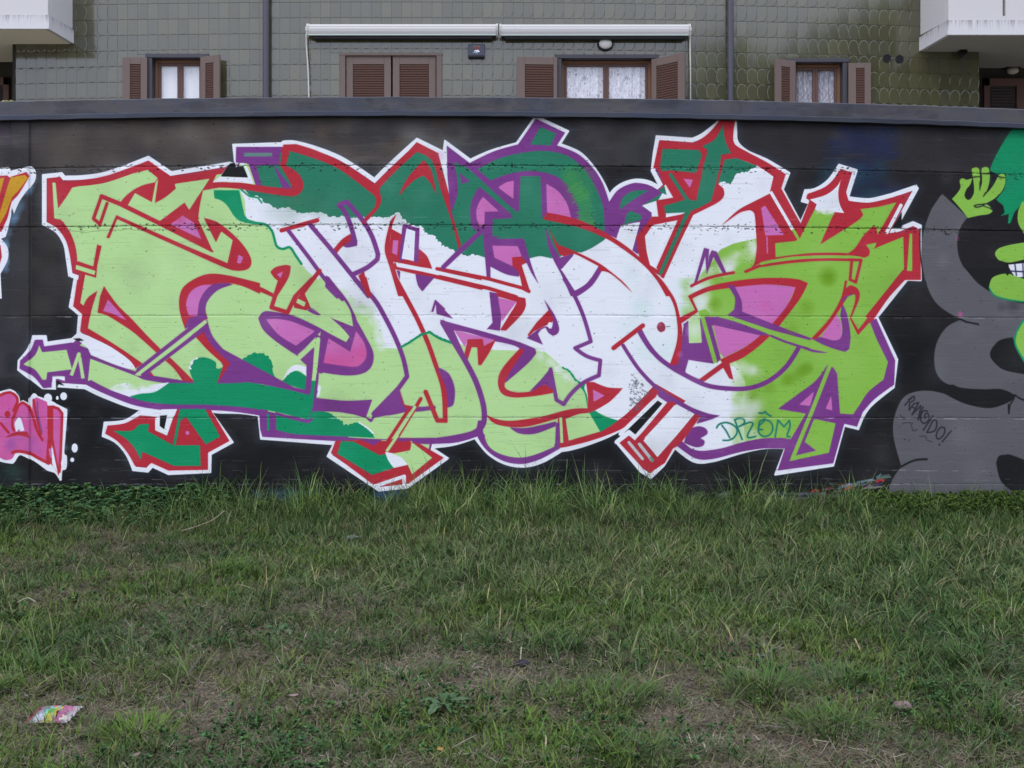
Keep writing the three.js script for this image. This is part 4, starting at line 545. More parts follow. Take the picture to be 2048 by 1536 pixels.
    const iw = w - 2 * c, f = 0.055, fz = -0.17; part('frame', bare([soft(f, h - 0.1, 0.06, -iw / 2 + f / 2, h / 2, fz), soft(f, h - 0.1, 0.06, iw / 2 - f / 2, h / 2, fz), soft(iw - 2 * f, f, 0.06, 0, h - 0.06 - f / 2, fz)]), wood, g);
    for (const s of [-1, 1]) {
      const sw = (iw - 2 * f) / 2, sx = s * sw / 2, e = 0.055, sh = h - 0.12 - f;
      part('sash', bare([soft(e, sh, 0.05, sx - sw / 2 + e / 2, sh / 2 + 0.06, fz - 0.01), soft(e, sh, 0.05, sx + sw / 2 - e / 2, sh / 2 + 0.06, fz - 0.01), soft(sw - 2 * e, e, 0.05, sx, sh + 0.06 - e / 2, fz - 0.01), soft(sw - 2 * e, e, 0.05, sx, 0.06 + e / 2, fz - 0.01)]), rust, g);
      part('pane', box(sw - 2 * e, sh - 2 * e, 0.006, sx, sh / 2 + 0.06, fz - 0.015), glass, g);
      part('curtain', drape(sw - 2 * e + 0.06, sh, k === 0 ? 1 : k === 2 ? 4 : 3, k === 0 ? 0.003 : 0.012).translate(sx, sh / 2 + 0.06, fz - 0.06), curtains[k], g);
    }
    return g;
  };
  win(openings[0], 0); win(openings[2], 2); win(openings[3], 3);
  const shutter = (name, hinge, w, v, yaw, side, lou, label) => { // hinged at x = 0, running to side * w; lou: louvre inset left, right, top
    const g = new THREE.Group(), top = bp(0, v).y, h = top - SILL; g.name = 'shutter'; g.position.set(hinge[0], SILL, hinge[2]); g.rotation.y = yaw; building.add(g);
    const cx = (side * w) / 2, d = 0.042, st = lou[0], en = lou[1], rail = lou[2], li = w - st - en, lc = side > 0 ? st + li / 2 : -(en + li / 2);
    part('stile', soft(st, h, d, lc - li / 2 - st / 2, h / 2, 0, 0.005), brown, g); part('stile', soft(en, h, d, lc + li / 2 + en / 2, h / 2, 0, 0.005), brown, g);
    part('rail', soft(li, rail, d, lc, h - rail / 2, 0, 0.005), brown, g); part('rail', soft(li, 0.14, d, lc, 0.07, 0, 0.005), brown, g);
    part('backing', box(li, h - rail - 0.14, 0.006, lc, (h - rail + 0.14) / 2, -0.022), dark, g);
    const slat = soft(li, 0.034, 0.010, 0, 0, 0, 0.003).rotateX(0.45); for (let y = h - rail - 0.026, n = 0; y > 0.16 && n < 20; y -= 0.046, n++) { const s = part('slat', slat, slatM, g); s.position.set(lc, y, 0); }
    return g;
  };
  // closed pair in the second opening
  { const o = openings[1], a = bp(o.u0, o.v), b = bp(o.u1, o.v), h = a.y - SILL, g = new THREE.Group(); g.name = 'door_frame'; g.position.set((a.x + b.x) / 2, SILL, ZB); building.add(g); const w = b.x - a.x;
    part('jamb', soft(0.105, h, 0.3, -w / 2 + 0.052, h / 2, -0.12), brown, g); part('jamb', soft(0.105, h, 0.3, w / 2 - 0.052, h / 2, -0.12), brown, g); part('lintel', soft(w + 0.02, 0.05, 0.31, 0, h - 0.02, -0.12), brown, g); part('backing', box(w, h, 0.02, 0, h / 2, -0.25), dark, g); part('hinge', bare([rod(0.012, 0.09, -w / 2 + 0.125, h - 0.36, -0.02), rod(0.012, 0.09, w / 2 - 0.125, h - 0.36, -0.02)]), steel, g); }
  shutter('', frameAt(692, 0, -0.03), 0.855, 111, 0, 1, [0.13, 0.13, 0.165]); shutter('', frameAt(871.5, 0, -0.03), 0.82, 111, 0, -1, [0.13, 0.13, 0.165]);
  shutter('', frameAt(297, 0, 0.065), 0.46, 117, 0.05, -1, [0.14, 0.12, 0.13]); shutter('', frameAt(404, 0, 0.07), 0.45, 116, -0.42, 1, [0.12, 0.14, 0.135]);
  shutter('', frameAt(1114, 0, 0.065), 0.765, 116.5, 0.06, -1, [0.15, 0.07, 0.145]); shutter('', frameAt(1303, 0, 0.07), 0.78, 121, -0.82, 1, [0.12, 0.15, 0.15]);
  shutter('', frameAt(1588, 0, 0.07), 0.47, 124, 0.42, -1, [0.14, 0.13, 0.135]); shutter('', frameAt(1694.5, 0, 0.065), 0.42, 128, -0.05, 1, [0.14, 0.12, 0.10]);

  // --- balconies ---
  const rs = random(31), stained = canvasTexture(1024, 128, (c, w, h) => { c.fillStyle = '#cfccca'; c.fillRect(0, 0, w, h); for (let i = 0; i < 240; i++) { const x = rs() * w, l = 20 + rs() * 90, k = 1 + rs() * 9; const g = c.createLinearGradient(0, 0, 0, l); g.addColorStop(0, 'rgba(104,98,100,' + (0.12 + rs() * 0.2) + ')'); g.addColorStop(1, 'rgba(120,112,110,0)'); c.fillStyle = g; c.fillRect(x, 0, k, l); } }, { repeat: true });
  const white = std(0xcac6c2, 0.75), stain = std(0xffffff, 0.8, { map: stained });
  const slabUV = (g, y0, y1) => { const P = g.attributes.position, N = g.attributes.normal, U = g.attributes.uv; for (let i = 0; i < P.count; i++) U.setXY(i, (Math.abs(N.getX(i)) > 0.5 ? P.getZ(i) : P.getX(i)) / 3, (P.getY(i) - y0) / (y1 - y0)); return g; };
  const balcony = (x0, x1, y0, y1, out, drop, slot, under) => { // outer corner sides x0..x1, underside y0, slab top y1
    const g = new THREE.Group(); g.name = 'balcony'; building.add(g);
    const shear = (q) => { const P = q.attributes.position; for (let i = 0; i < P.count; i++) P.setY(i, P.getY(i) - drop * Math.max(0, (P.getZ(i) - ZB) / out)); return q; };
    const cx = (x0 + x1) / 2, w = x1 - x0; part('slab', shear(slabUV(new THREE.BoxGeometry(w, y1 - y0, out + 1.55, 1, 1, 1).translate(cx, (y0 + y1) / 2, ZB + out - (out + 1.55) / 2), y0, y1)), stain, g);
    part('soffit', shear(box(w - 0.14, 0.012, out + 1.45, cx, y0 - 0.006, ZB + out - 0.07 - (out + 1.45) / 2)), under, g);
    const ins = 0.025, ph = 1.0; const front = slot ? [soft(slot[0] - x0 - ins, ph, 0.12, (slot[0] + x0 + ins) / 2, y1 + ph / 2 + 0.001, ZB + out - ins - 0.06), soft(x1 - ins - slot[1], ph, 0.12, (slot[1] + x1 - ins) / 2, y1 + ph / 2 + 0.001, ZB + out - ins - 0.06), soft(slot[1] - slot[0] + 0.01, 0.08, 0.11, (slot[0] + slot[1]) / 2, y1 + 0.041, ZB + out - ins - 0.06)] : [soft(w - 2 * ins, ph, 0.12, cx, y1 + ph / 2 + 0.001, ZB + out - ins - 0.06)];
    part('parapet', shear(bare(front)), white, g);
    const side = slot ? x0 + ins + 0.06 : x1 - ins - 0.06; part('side_parapet', shear(soft(0.12, ph, out - ins - 0.125, side, y1 + ph / 2 + 0.001, ZB + (out - ins - 0.125) / 2)), white, g);
    if (slot) part('slot_lining', shear(box(slot[1] - slot[0] + 0.04, ph, 0.02, (slot[0] + slot[1]) / 2, y1 + ph / 2, ZB + out - ins - 0.16)), dark, g);
  };
  const l0 = bp(148, 84.5), r0 = bp(1838, 97.5);
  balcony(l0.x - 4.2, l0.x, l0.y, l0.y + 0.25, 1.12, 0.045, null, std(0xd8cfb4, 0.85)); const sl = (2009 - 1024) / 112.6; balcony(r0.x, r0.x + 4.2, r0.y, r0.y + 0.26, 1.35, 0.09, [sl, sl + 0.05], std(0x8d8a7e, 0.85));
  // doors in the recesses
  const rec = ZB - 1.6, sR = F / (DIST - rec), recDoor = (xa, xb, yt) => { const g = new THREE.Group(); g.name = 'recess_door'; building.add(g); const y0 = 4, h = yt - y0, w = xb - xa, n = 2; part('frame', bare([soft(w, 0.16, 0.08, (xa + xb) / 2, yt - 0.08, rec + 0.04), soft(0.16, h, 0.082, (xa + xb) / 2, y0 + h / 2, rec + 0.04), soft(0.12, h, 0.08, xa + 0.06, y0 + h / 2, rec + 0.04), soft(0.12, h, 0.08, xb - 0.06, y0 + h / 2, rec + 0.04)]), rust, g); part('leaf', box(w - 0.2, h - 0.1, 0.03, (xa + xb) / 2, y0 + h / 2, rec + 0.016), brownDark, g); for (let k = 0; k < 24; k++) for (const s of [-1, 1]) part('slat', soft(w / 2 - 0.26, 0.05, 0.012).rotateX(0.7), brownDark, g).position.set((xa + xb) / 2 + s * (w / 4 - 0.02), yt - 0.24 - k * 0.06, rec + 0.05); };
  recDoor((1965 - 1024) / sR, (2110 - 1024) / sR, EYE + (642 - 158) / sR); recDoor((-100 - 1024) / sR, (21 - 1024) / sR, EYE + (642 - 156) / sR);
}
{
  // --- things fixed to the front ---
  const pipe = (u0, u1, label) => { const a = bp(u0, 0), b = bp(u1, 0), r = (b.x - a.x) / 2, t = thing('downpipe', label, 'downpipe', [(a.x + b.x) / 2, 0, ZB + r + 0.04], 'downpipes on the tiled front'); part('pipe', rod(r, 10.6, 0, 5.3, 0, 18), std(0x4b4a52, 0.5, { metalness: 0.2 }), t); const br = new THREE.TorusGeometry(r + 0.004, 0.008, 6, 18).rotateX(Math.PI / 2); for (const y of [2, 4.1, 8.3]) { part('bracket', mergeGeometries([br.clone().translate(0, y, 0).toNonIndexed(), box(0.03, 0.02, 0.07, 0, y, -r - 0.02).toNonIndexed()].map((g) => (g.deleteAttribute('uv'), g))), steel, t); } };
  pipe(528, 541.5, 'dark grey downpipe on the tiled front between the leftmost window and the closed shutters'); pipe(1452.5, 1465, 'dark grey downpipe on the tiled front right of the retracted awnings');
  const prof = (pts, w) => new THREE.ExtrudeGeometry(new THREE.Shape(pts.map(([z, y]) => new THREE.Vector2(z, y))), { depth: w, bevelEnabled: false }).rotateY(-Math.PI / 2).translate(w, 0, 0);
  const awning = (u0, u1, v, label, rodSide) => { // rolled up in its cassette; v = top edge at either end
    const a = bp(u0, v), b = bp(u1, v), w = b.x - a.x, t = thing('awning', label, 'awning', [a.x, a.y, ZB], 'retracted awnings');
    part('cassette', prof([[0.02, 0], [0.14, -0.005], [0.19, -0.02], [0.215, -0.055], [0.215, -0.07], [0.15, -0.09], [0.02, -0.12]], w - 0.06).translate(0.03, 0, 0), whiteMetal, t);
    part('valance', prof([[0.155, -0.078], [0.217, -0.074], [0.232, -0.11], [0.226, -0.16], [0.205, -0.212], [0.185, -0.21], [0.18, -0.14]], w - 0.07).translate(0.035, 0, 0), std(0xc0bcb8, 0.5), t);
    part('front_rail', soft(w - 0.07, 0.022, 0.05, w / 2, -0.226, 0.198, 0.006), std(0xa9b5ae, 0.35, { metalness: 0.3 }), t);
    part('dark_underside', bare([soft(w - 0.22, 0.04, 0.12, w / 2, -0.262, 0.12, 0.015), soft(w - 0.16, 0.05, 0.1, w / 2, -0.225, 0.1, 0.01)]), std(0x2c2a2e, 0.7), t);  // dark underside bars; the shade below the awning is put into their colour
    for (const s of [0, 1]) { const g = prof([[0, 0.035], [0.1, 0.02], [0.2, -0.01], [0.235, -0.06], [0.23, -0.14], [0.19, -0.225], [0.12, -0.25], [0, -0.16]], 0.026); part('end_cap', g.translate(s ? w - 0.028 : 0.002, 0, 0), whiteMetal, t); }
    const x = rodSide ? w + 0.012 : -0.012, e = rodSide ? 0.0 : 0.045; part('gearbox', soft(0.06, 0.09, 0.07, rodSide ? w - 0.0 : -0.005, -0.09, 0.12, 0.015), whiteMetal, t);
    const c = new THREE.CatmullRomCurve3([new THREE.Vector3(x, -0.1, 0.13), new THREE.Vector3(x - 0.01, -0.3, 0.11), new THREE.Vector3(x + e * 0.5, -0.9, 0.09), new THREE.Vector3(x + e, -1.9, 0.07)]); part('crank_rod', new THREE.TubeGeometry(c, 16, 0.014, 6), whiteMetal, t);
  };
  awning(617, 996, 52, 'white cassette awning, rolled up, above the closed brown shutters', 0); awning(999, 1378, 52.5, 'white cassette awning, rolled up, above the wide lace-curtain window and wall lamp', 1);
  // alarm box
  { const a = bp(936, 91), b = bp(970, 115), w = b.x - a.x, h = a.y - b.y, t = thing('alarm_box', 'dark blue alarm siren box with red and white print beside the closed shutters', 'alarm box', [(a.x + b.x) / 2, (a.y + b.y) / 2, ZB]);
    part('case', soft(w, h, 0.09, 0, 0.004, 0.06, 0.012), std(0x3a3c4a, 0.45), t); part('base', soft(w * 0.97, 0.028, 0.095, 0, -h / 2 - 0.008, 0.058, 0.006), dark, t);
    const face = canvasTexture(128, 96, (c) => { c.fillStyle = '#3a3c4a'; c.fillRect(0, 0, 128, 96); c.fillStyle = '#5a5550'; c.fillRect(36, 6, 58, 24); c.fillStyle = '#7c1d1c'; c.fillRect(38, 22, 52, 24); c.fillStyle = '#45302f'; c.fillRect(38, 36, 52, 10); c.strokeStyle = '#e4e4ea'; c.lineWidth = 9; c.lineCap = 'round'; c.beginPath(); c.moveTo(50, 60); c.quadraticCurveTo(58, 48, 66, 58); c.lineTo(70, 52); c.quadraticCurveTo(84, 52, 88, 64); c.moveTo(66, 64); c.lineTo(82, 64); c.stroke(); c.lineWidth = 4; c.strokeStyle = '#a9bccb'; c.beginPath(); c.moveTo(34, 72); c.lineTo(62, 70); c.lineTo(60, 80); c.moveTo(66, 72); c.lineTo(74, 80); c.stroke(); });
    part('label_plate', new THREE.PlaneGeometry(w * 0.86, h * 0.86).translate(0, 0.004, 0.1065), std(0xffffff, 0.5, { map: face }), t); }
  const lamp = (p, z, rx, ry, label) => { const t = thing('wall_lamp', label, 'wall lamp', [p.x, p.y, z]); part('housing', new THREE.CylinderGeometry(1, 1, 0.05, 28).rotateX(Math.PI / 2).scale(rx, ry, 1).translate(0, 0, 0.025), dark, t); part('rim', new THREE.TorusGeometry(1, 0.11, 8, 32).scale(rx * 0.92, ry * 0.9, 0.14).translate(0, 0, 0.055), dark, t); part('lens', new THREE.SphereGeometry(1, 24, 12, 0, 6.283, 0, 1.5708).rotateX(Math.PI / 2).scale(rx * 0.84, ry * 0.82, 0.06).translate(0, 0, 0.05), std(0xc9c5bd, 0.35), t); return t; };
  lamp(bp(1210.5, 89), ZB + 0.01, 0.152, 0.125, 'oval bulkhead lamp with dark rim under the right awning');
  { const rec = ZB - 1.58, s = F / (DIST - rec), t = thing('ceiling_lamp', 'round pale lamp on the dark wall of the recess under the right balcony', 'lamp', [(2020 - 1024) / s, EYE + (642 - 143) / s, rec]); part('lens', new THREE.SphereGeometry(0.12, 20, 10).scale(1, 0.62, 0.8).translate(0, -0.01, 0.12), std(0xb9b4a0, 0.4), t); part('housing', soft(0.3, 0.075, 0.2, 0, 0.07, 0.1, 0.02), dark, t); }
  for (const [u, v, l] of [[1773, 117, 'dark round vent on the tiled front, the one nearer the lace-curtain window'], [1798.5, 118.5, 'dark round vent on the tiled front, the one nearer the right balcony']]) { const p = bp(u, v), t = thing('round_vent', l, 'vent', [p.x, p.y, ZB + 0.012], 'round vents on the tiled front'); part('rim', new THREE.TorusGeometry(0.068, 0.012, 8, 24).translate(0, 0, 0.006), dark, t); part('cover', new THREE.CylinderGeometry(0.066, 0.066, 0.012, 24).rotateX(Math.PI / 2), dark, t); for (let k = -2; k <= 2; k++) part('slat', soft(0.11 - Math.abs(k) * 0.02, 0.007, 0.008, 0, k * 0.022, 0.009, 0.002), std(0x24262a, 0.6), t); }
  { const p = bp(1918, 109), t = thing('spotlight', 'small black spotlight under the edge of the right balcony', 'lamp', [p.x, p.y, ZB + 0.02]); part('head', new THREE.CylinderGeometry(0.075, 0.06, 0.14, 20).rotateX(1.2).translate(0, -0.01, 0.13), dark, t); part('arm', soft(0.03, 0.12, 0.03, 0, 0.06, 0.08, 0.006), dark, t); part('mount', soft(0.09, 0.09, 0.05, 0, 0.06, 0.03, 0.01), dark, t); }
  // plants trailing over the corner of the right balcony
  { const p = bp(1850, -6), t = thing('hanging_plant', 'brown dry plant trailing over the corner of the right balcony', 'plant', [p.x, p.y, ZB + 0.75]), q = random(12), g = []; for (let i = 0; i < 60; i++) { const b = new THREE.PlaneGeometry(0.02, 0.12 + q() * 0.1, 1, 2), P = b.attributes.position; for (let j = 0; j < P.count; j++) P.setX(j, P.getX(j) * (1 - Math.abs(P.getY(j)) * 3)); g.push(b.rotateZ((q() - 0.5) * 1.6).rotateY(q() * 3).translate((q() - 0.5) * 0.22, (q() - 0.5) * 0.16, (q() - 0.5) * 0.7)); } part('foliage', bare(g), std(0x4a4330, 0.9, { side: THREE.DoubleSide }), t); part('stem', bare([0, 1, 2, 3].map((i) => rod(0.008, 0.25, (i - 1.5) * 0.05, -0.02, (i - 1.5) * 0.12, 6))), std(0x5a4b38, 0.9), t); }
}

{ // unseen pale court added behind the wall, bouncing light up to the balcony soffits
  const t = canvasTexture(512, 512, (c, w, h) => { const q = random(6); c.fillStyle = '#a09a90'; c.fillRect(0, 0, w, h); for (let i = 0; i < 3000; i++) { c.fillStyle = q() < 0.5 ? 'rgba(70,66,60,0.15)' : 'rgba(190,186,178,0.15)'; c.fillRect(q() * w, q() * h, 1 + q() * 6, 1 + q() * 4); } }, { repeat: true });
  const court = part('added_courtyard', new THREE.PlaneGeometry(40, 10.6).rotateX(-Math.PI / 2).translate(0, 0.012, ZB + 5.4), std(0xffffff, 0.9, { map: t })); court.userData.kind = 'structure';
}
{ // trees across the green, behind the viewer: the tiles on the right mirror them
  const bark = std(0x4a4036, 0.95), crownM = std(0xffffff, 0.8, { side: THREE.DoubleSide, vertexColors: false });
  const tree = (x, z, h, r, seed, label) => {
    const t = thing('leafy_tree', label, 'tree', [x, 0, z], 'trees behind the viewer'), q = random(seed), limbs = [];
    const limb = (a, c, r0, r1) => { const d = c.clone().sub(a), g = new THREE.CylinderGeometry(r1, r0, d.length(), 8).translate(0, d.length() / 2, 0); g.applyQuaternion(new THREE.Quaternion().setFromUnitVectors(new THREE.Vector3(0, 1, 0), d.normalize())); limbs.push(g.translate(a.x, a.y, a.z)); };
    limb(new THREE.Vector3(), new THREE.Vector3(0.2, h * 0.62, 0), 0.3, 0.14); for (let i = 0; i < 9; i++) { const a = q() * 6.28, y = h * (0.25 + q() * 0.3); limb(new THREE.Vector3(0.1, y, 0), new THREE.Vector3(Math.cos(a) * r * 0.75, y + h * (0.15 + q() * 0.2), Math.sin(a) * r * 0.75), 0.11, 0.03); }
    part('trunk', bare(limbs), bark, t);
    const n = 7000, leaf = new THREE.PlaneGeometry(0.42, 0.3), im = new THREE.InstancedMesh(leaf, crownM, n), m = new THREE.Matrix4(), e = new THREE.Euler(), c = new THREE.Color(), lumps = Array.from({ length: 26 }, () => { const a = q() * 6.28, k = Math.sqrt(q()) * r * 0.75; return [Math.cos(a) * k, h * (0.36 + 0.5 * q()), Math.sin(a) * k, r * (0.28 + 0.2 * q())]; });
    for (let i = 0; i < n; i++) { const L = lumps[(q() * lumps.length) | 0], d = new THREE.Vector3(q() - 0.5, q() - 0.5, q() - 0.5).normalize().multiplyScalar(L[3] * (0.6 + 0.45 * q())); m.compose(new THREE.Vector3(L[0] + d.x, L[1] + d.y * 0.8, L[2] + d.z), new THREE.Quaternion().setFromEuler(e.set(q() * 6, q() * 6, q() * 6)), new THREE.Vector3(1, 1, 1).multiplyScalar(0.7 + q() * 0.9)); im.setMatrixAt(i, m); im.setColorAt(i, c.setRGB(0.05 + q() * 0.03, 0.075 + q() * 0.04, 0.025)); }
    im.name = 'crown'; im.userData.kind = 'stuff'; im.castShadow = im.receiveShadow = true; t.add(im);
  };
  tree(12, 26, 17.5, 4.8, 1, 'leafy tree behind the viewer, nearest the middle of its row'); tree(18, 25, 19.5, 5.4, 2, 'leafy tree behind the viewer, second in its row'); tree(25, 26, 20.5, 5.6, 3, 'leafy tree behind the viewer, third in its row'); tree(32.5, 25, 19, 5.2, 4, 'leafy tree behind the viewer, farthest right in its row');
}

// ---------- grass, weeds and what lies in them ----------
const rg = random(101);
function blade(h, w, lean, curl, yaw, ox = 0, oz = 0, seg = 3) { // a tapering leaf that leaves the ground at (ox, oz) and bends over
  const pos = [], idx = [], cy = Math.cos(yaw), sy = Math.sin(yaw); let x = 0, y = 0, a = lean;
  for (let i = 0; i <= seg; i++) { const t = i / seg, hw = (w / 2) * (i === seg ? 0.04 : 1 - 0.45 * t * t); for (const s of [-1, 1]) pos.push(ox + cy * x - sy * s * hw, y, oz + sy * x + cy * s * hw); if (i < seg) { x += (Math.sin(a) * h) / seg; y += (Math.cos(a) * h) / seg; a += curl / seg; if (y < 0.004 && i) y = 0.004 + 0.003 * (i % 2); } }
  for (let i = 0; i < seg; i++) { const k = i * 2; idx.push(k, k + 1, k + 2, k + 2, k + 1, k + 3); }
  const g = new THREE.BufferGeometry(); g.setAttribute('position', new THREE.Float32BufferAttribute(pos, 3)); g.setIndex(idx); g.computeVertexNormals(); return g;
}
const tint = (g, r, gg, b) => { const n = g.attributes.position.count, c = new Float32Array(n * 3); for (let i = 0; i < n; i++) c.set([r, gg, b], i * 3); g.setAttribute('color', new THREE.BufferAttribute(c, 3)); return g; };
const shadeOf = (r) => { const v = 0.55 + r() * 0.95, y = r(); return [v * (1 + 0.25 * (y - 0.5)), v, v * (1 - 0.3 * (y - 0.5))]; };
function tuft(n, hMin, hMax, wide, lean0, lean1, curl, spread, seed) { const r = random(seed), list = []; for (let i = 0; i < n; i++) list.push(tint(blade(hMin + r() * (hMax - hMin), wide * (0.7 + r() * 0.6), lean0 + r() * (lean1 - lean0), curl * (0.4 + r()), r() * 6.283, (r() - 0.5) * spread, (r() - 0.5) * spread), ...shadeOf(r))); return mergeGeometries(list); }
const leafM = new THREE.MeshPhysicalMaterial({ vertexColors: true, roughness: 0.8, specularIntensity: 0.22, side: THREE.DoubleSide });
const edge = (z) => 0.474 * (DIST - z) + 0.75;
function scatter(name, label, category, geos, count, area, place) { // one patch of uncountable growth; each variant is a child
  const o = new THREE.Group(); o.name = numbered(name); scene.add(o); tag(o, label, category); o.userData.kind = 'stuff';
  const bins = geos.map(() => []);
  for (let i = 0; i < count; i++) { const x = area[0] + rg() * (area[1] - area[0]), z = area[2] + rg() * (area[3] - area[2]); if (Math.abs(x) > edge(z) && rg() > 0.22) continue; const s = place(x, z); if (s) bins[(rg() * geos.length) | 0].push([x, z, ...s]); }
  const m = new THREE.Matrix4(), q = new THREE.Quaternion(), e = new THREE.Euler(), v = new THREE.Vector3(), sc = new THREE.Vector3(), c = new THREE.Color();
  geos.forEach((g, k) => { const im = new THREE.InstancedMesh(g, leafM, bins[k].length); im.name = name; im.castShadow = im.receiveShadow = true; bins[k].forEach(([x, z, size, col, tilt, y], i) => { e.set((rg() - 0.5) * tilt, rg() * 6.283, (rg() - 0.5) * tilt); m.compose(v.set(x, lift(x, z) + (y || 0), z), q.setFromEuler(e), sc.setScalar(size)); im.setMatrixAt(i, m); im.setColorAt(i, c.setRGB(...col)); }); im.userData.kind = 'stuff'; o.add(im); });
  return o;
}
const mix = (a, b, t) => a.map((x, i) => x + (b[i] - x) * t), dryC = [0.200, 0.155, 0.100], oliveC = [0.100, 0.112, 0.034], freshC = [0.072, 0.132, 0.020], deepC = [0.034, 0.076, 0.022];
const lush = (x, z) => THREE.MathUtils.clamp(0.5 + 0.7 * noise(x * 0.5 + 20, z * 0.5), 0, 1);
const bunch = (x, z) => THREE.MathUtils.clamp(0.5 + 0.55 * noise(x * 6.5, z * 7.5) + 0.35 * noiseB(x * 15, z * 17), 0, 1);   // tufts and gaps a hand wide
const long = (x, z) => { // the flopped, longer grass across the middle
  const v = 642 + (EYE * F) / (DIST - z), u = 1024 + (x * F) / (DIST - z); return THREE.MathUtils.clamp(Math.exp(-(((v - 1150) / 105) ** 2)) * THREE.MathUtils.smoothstep(u, 420, 900) + 0.35 * noiseB(x, z), 0, 1); };
// short turf
scatter('short_grass', 'short patchy lawn grass in front of the painted wall', 'grass', [1, 2, 3, 4, 5].map((s) => tuft(8, 0.022, 0.07, 0.0036, 0.35, 1.35, 0.8, 0.045, s)), 190000, [-6.3, 6.3, 0.25, 6.4], (x, z) => {
  const g = green(x, z), b = bunch(x, z); if (rg() > (0.10 + 0.95 * g) * (0.25 + 1.0 * b)) return null; const t = rg();
  return [(0.55 + rg() * 0.6) * (0.75 + 0.5 * b) + 0.2 * lush(x, z), mix(mix(oliveC, dryC, t < 0.16 ? 0.8 : 0.08), lush(x, z) + 0.3 * (rg() - 0.5) > 0.5 ? freshC : deepC, Math.min(1, 0.3 + 0.5 * g + 0.4 * (rg() - 0.4))), 0.5];
});
// dry thatch lying flat
scatter('dry_grass', 'dry straw-coloured thatch lying flat between the green grass', 'dry grass', [11, 12, 13].map((s) => tuft(7, 0.03, 0.09, 0.0022, 1.35, 1.6, 0.12, 0.10, s)), 95000, [-6.3, 6.3, 0.15, 6.4], (x, z) => {
  const g = green(x, z), b = bunch(x, z); if (rg() > (1.1 - 0.75 * g) * (1.15 - 0.45 * b)) return null; const t = rg(); return [0.7 + rg() * 0.7, mix([0.175, 0.135, 0.090], t < 0.5 ? [0.10, 0.078, 0.050] : t < 0.88 ? [0.23, 0.19, 0.12] : [0.42, 0.36, 0.26], rg()), 0.3, 0.004 + rg() * 0.018];
});
// longer grass, flopped over
scatter('long_grass', 'longer olive grass flopped over across the middle of the lawn', 'grass', [21, 22, 23, 24].map((s) => tuft(7, 0.08, 0.21, 0.0050, 0.2, 0.95, 1.6, 0.09, s)), 30000, [-5.5, 6.3, 0.5, 5.0], (x, z) => {
  const b = bunch(x * 0.7, z * 0.7); if (rg() > (0.07 + long(x, z)) * (0.2 + 1.1 * b)) return null; const t = rg(); return [(0.45 + rg() * 0.65) * (0.8 + 0.35 * b), mix(t < 0.22 ? [0.22, 0.195, 0.105] : t < 0.55 ? [0.135, 0.160, 0.062] : [0.085, 0.125, 0.035], deepC, rg() * 0.8), 0.7];
});
// sprigs of darker, longer grass all over
scatter('coarse_grass', 'coarse dark green tussocky grass scattered over the lawn', 'grass', [26, 27, 28].map((s) => tuft(12, 0.05, 0.13, 0.0042, 0.3, 1.2, 1.3, 0.08, s)), 30000, [-6.3, 6.3, 0.6, 6.4], (x, z) => {
  const k = noise(x * 2.1 + 9, z * 2.3) + 0.5 * noiseB(x * 6, z * 6), g = green(x, z); if (k < 0.28 || rg() > 0.9 * g) return null; return [0.5 + rg() * 0.6 + 0.3 * k, mix(lush(x, z) > 0.55 ? [0.075, 0.135, 0.02] : [0.045, 0.092, 0.022], deepC, rg()), 0.4];
});
// the strip along the foot of the wall, which no mower reaches
const rough = (x) => { const u = 1024 + x * 230; let h = 0.5 + 0.25 * noise(x * 1.1, 77) + 0.2 * noiseB(x * 3, 5); h += 0.5 * Math.exp(-(((u - 900) / 90) ** 2)) + 0.25 * Math.exp(-(((u - 1120) / 200) ** 2)) + 0.2 * Math.exp(-(((u - 1480) / 60) ** 2)) + 0.15 * Math.exp(-(((u - 560) / 120) ** 2)); h -= 0.45 * THREE.MathUtils.smoothstep(420 - u, 0, 180); h -= 0.30 * THREE.MathUtils.smoothstep(u, 1720, 1860); return Math.max(0.2, h); };
const bunchW = (x, z) => THREE.MathUtils.clamp(0.45 + 0.6 * noise(x * 3.4, 50 + z * 4) + 0.4 * noiseB(x * 9, 20 + z * 6), 0, 1);
scatter('tall_grass', 'tall uncut grass along the foot of the painted wall', 'grass', [31, 32, 33, 34, 35].map((s) => tuft(6, 0.18, 0.50, 0.0050, 0.03, 0.75, 1.5, 0.05, s)), 7600, [-6.3, 6.3, 0.03, 0.95], (x, z) => {
  const h = rough(x), b = bunchW(x, z); if (rg() > h * (0.12 + 1.15 * b) * (1 - 0.55 * (z / 0.95))) return null; return [(0.46 + 0.70 * h) * (0.6 + rg() * 0.6) * (0.7 + 0.5 * b) * (1 - 0.35 * (z / 0.95)), mix([0.125, 0.19, 0.050], rg() < 0.25 ? [0.23, 0.22, 0.11] : deepC, rg() * 0.8), 0.35];
});
scatter('under_grass', 'dense low grass at the foot of the painted wall', 'grass', [41, 42, 43].map((s) => tuft(9, 0.06, 0.17, 0.0038, 0.2, 1.25, 0.9, 0.07, s)), 19000, [-6.3, 6.3, 0.02, 1.6], (x, z) => { const b = bunchW(x, z * 0.7); if (rg() > (1.1 - z * 0.55) * (0.3 + 0.9 * b)) return null; return [(0.6 + rg() * 0.6) * (0.75 + 0.4 * b), mix([0.070, 0.115, 0.030], rg() < 0.2 ? dryC : [0.024, 0.056, 0.016], rg()), 0.5]; });
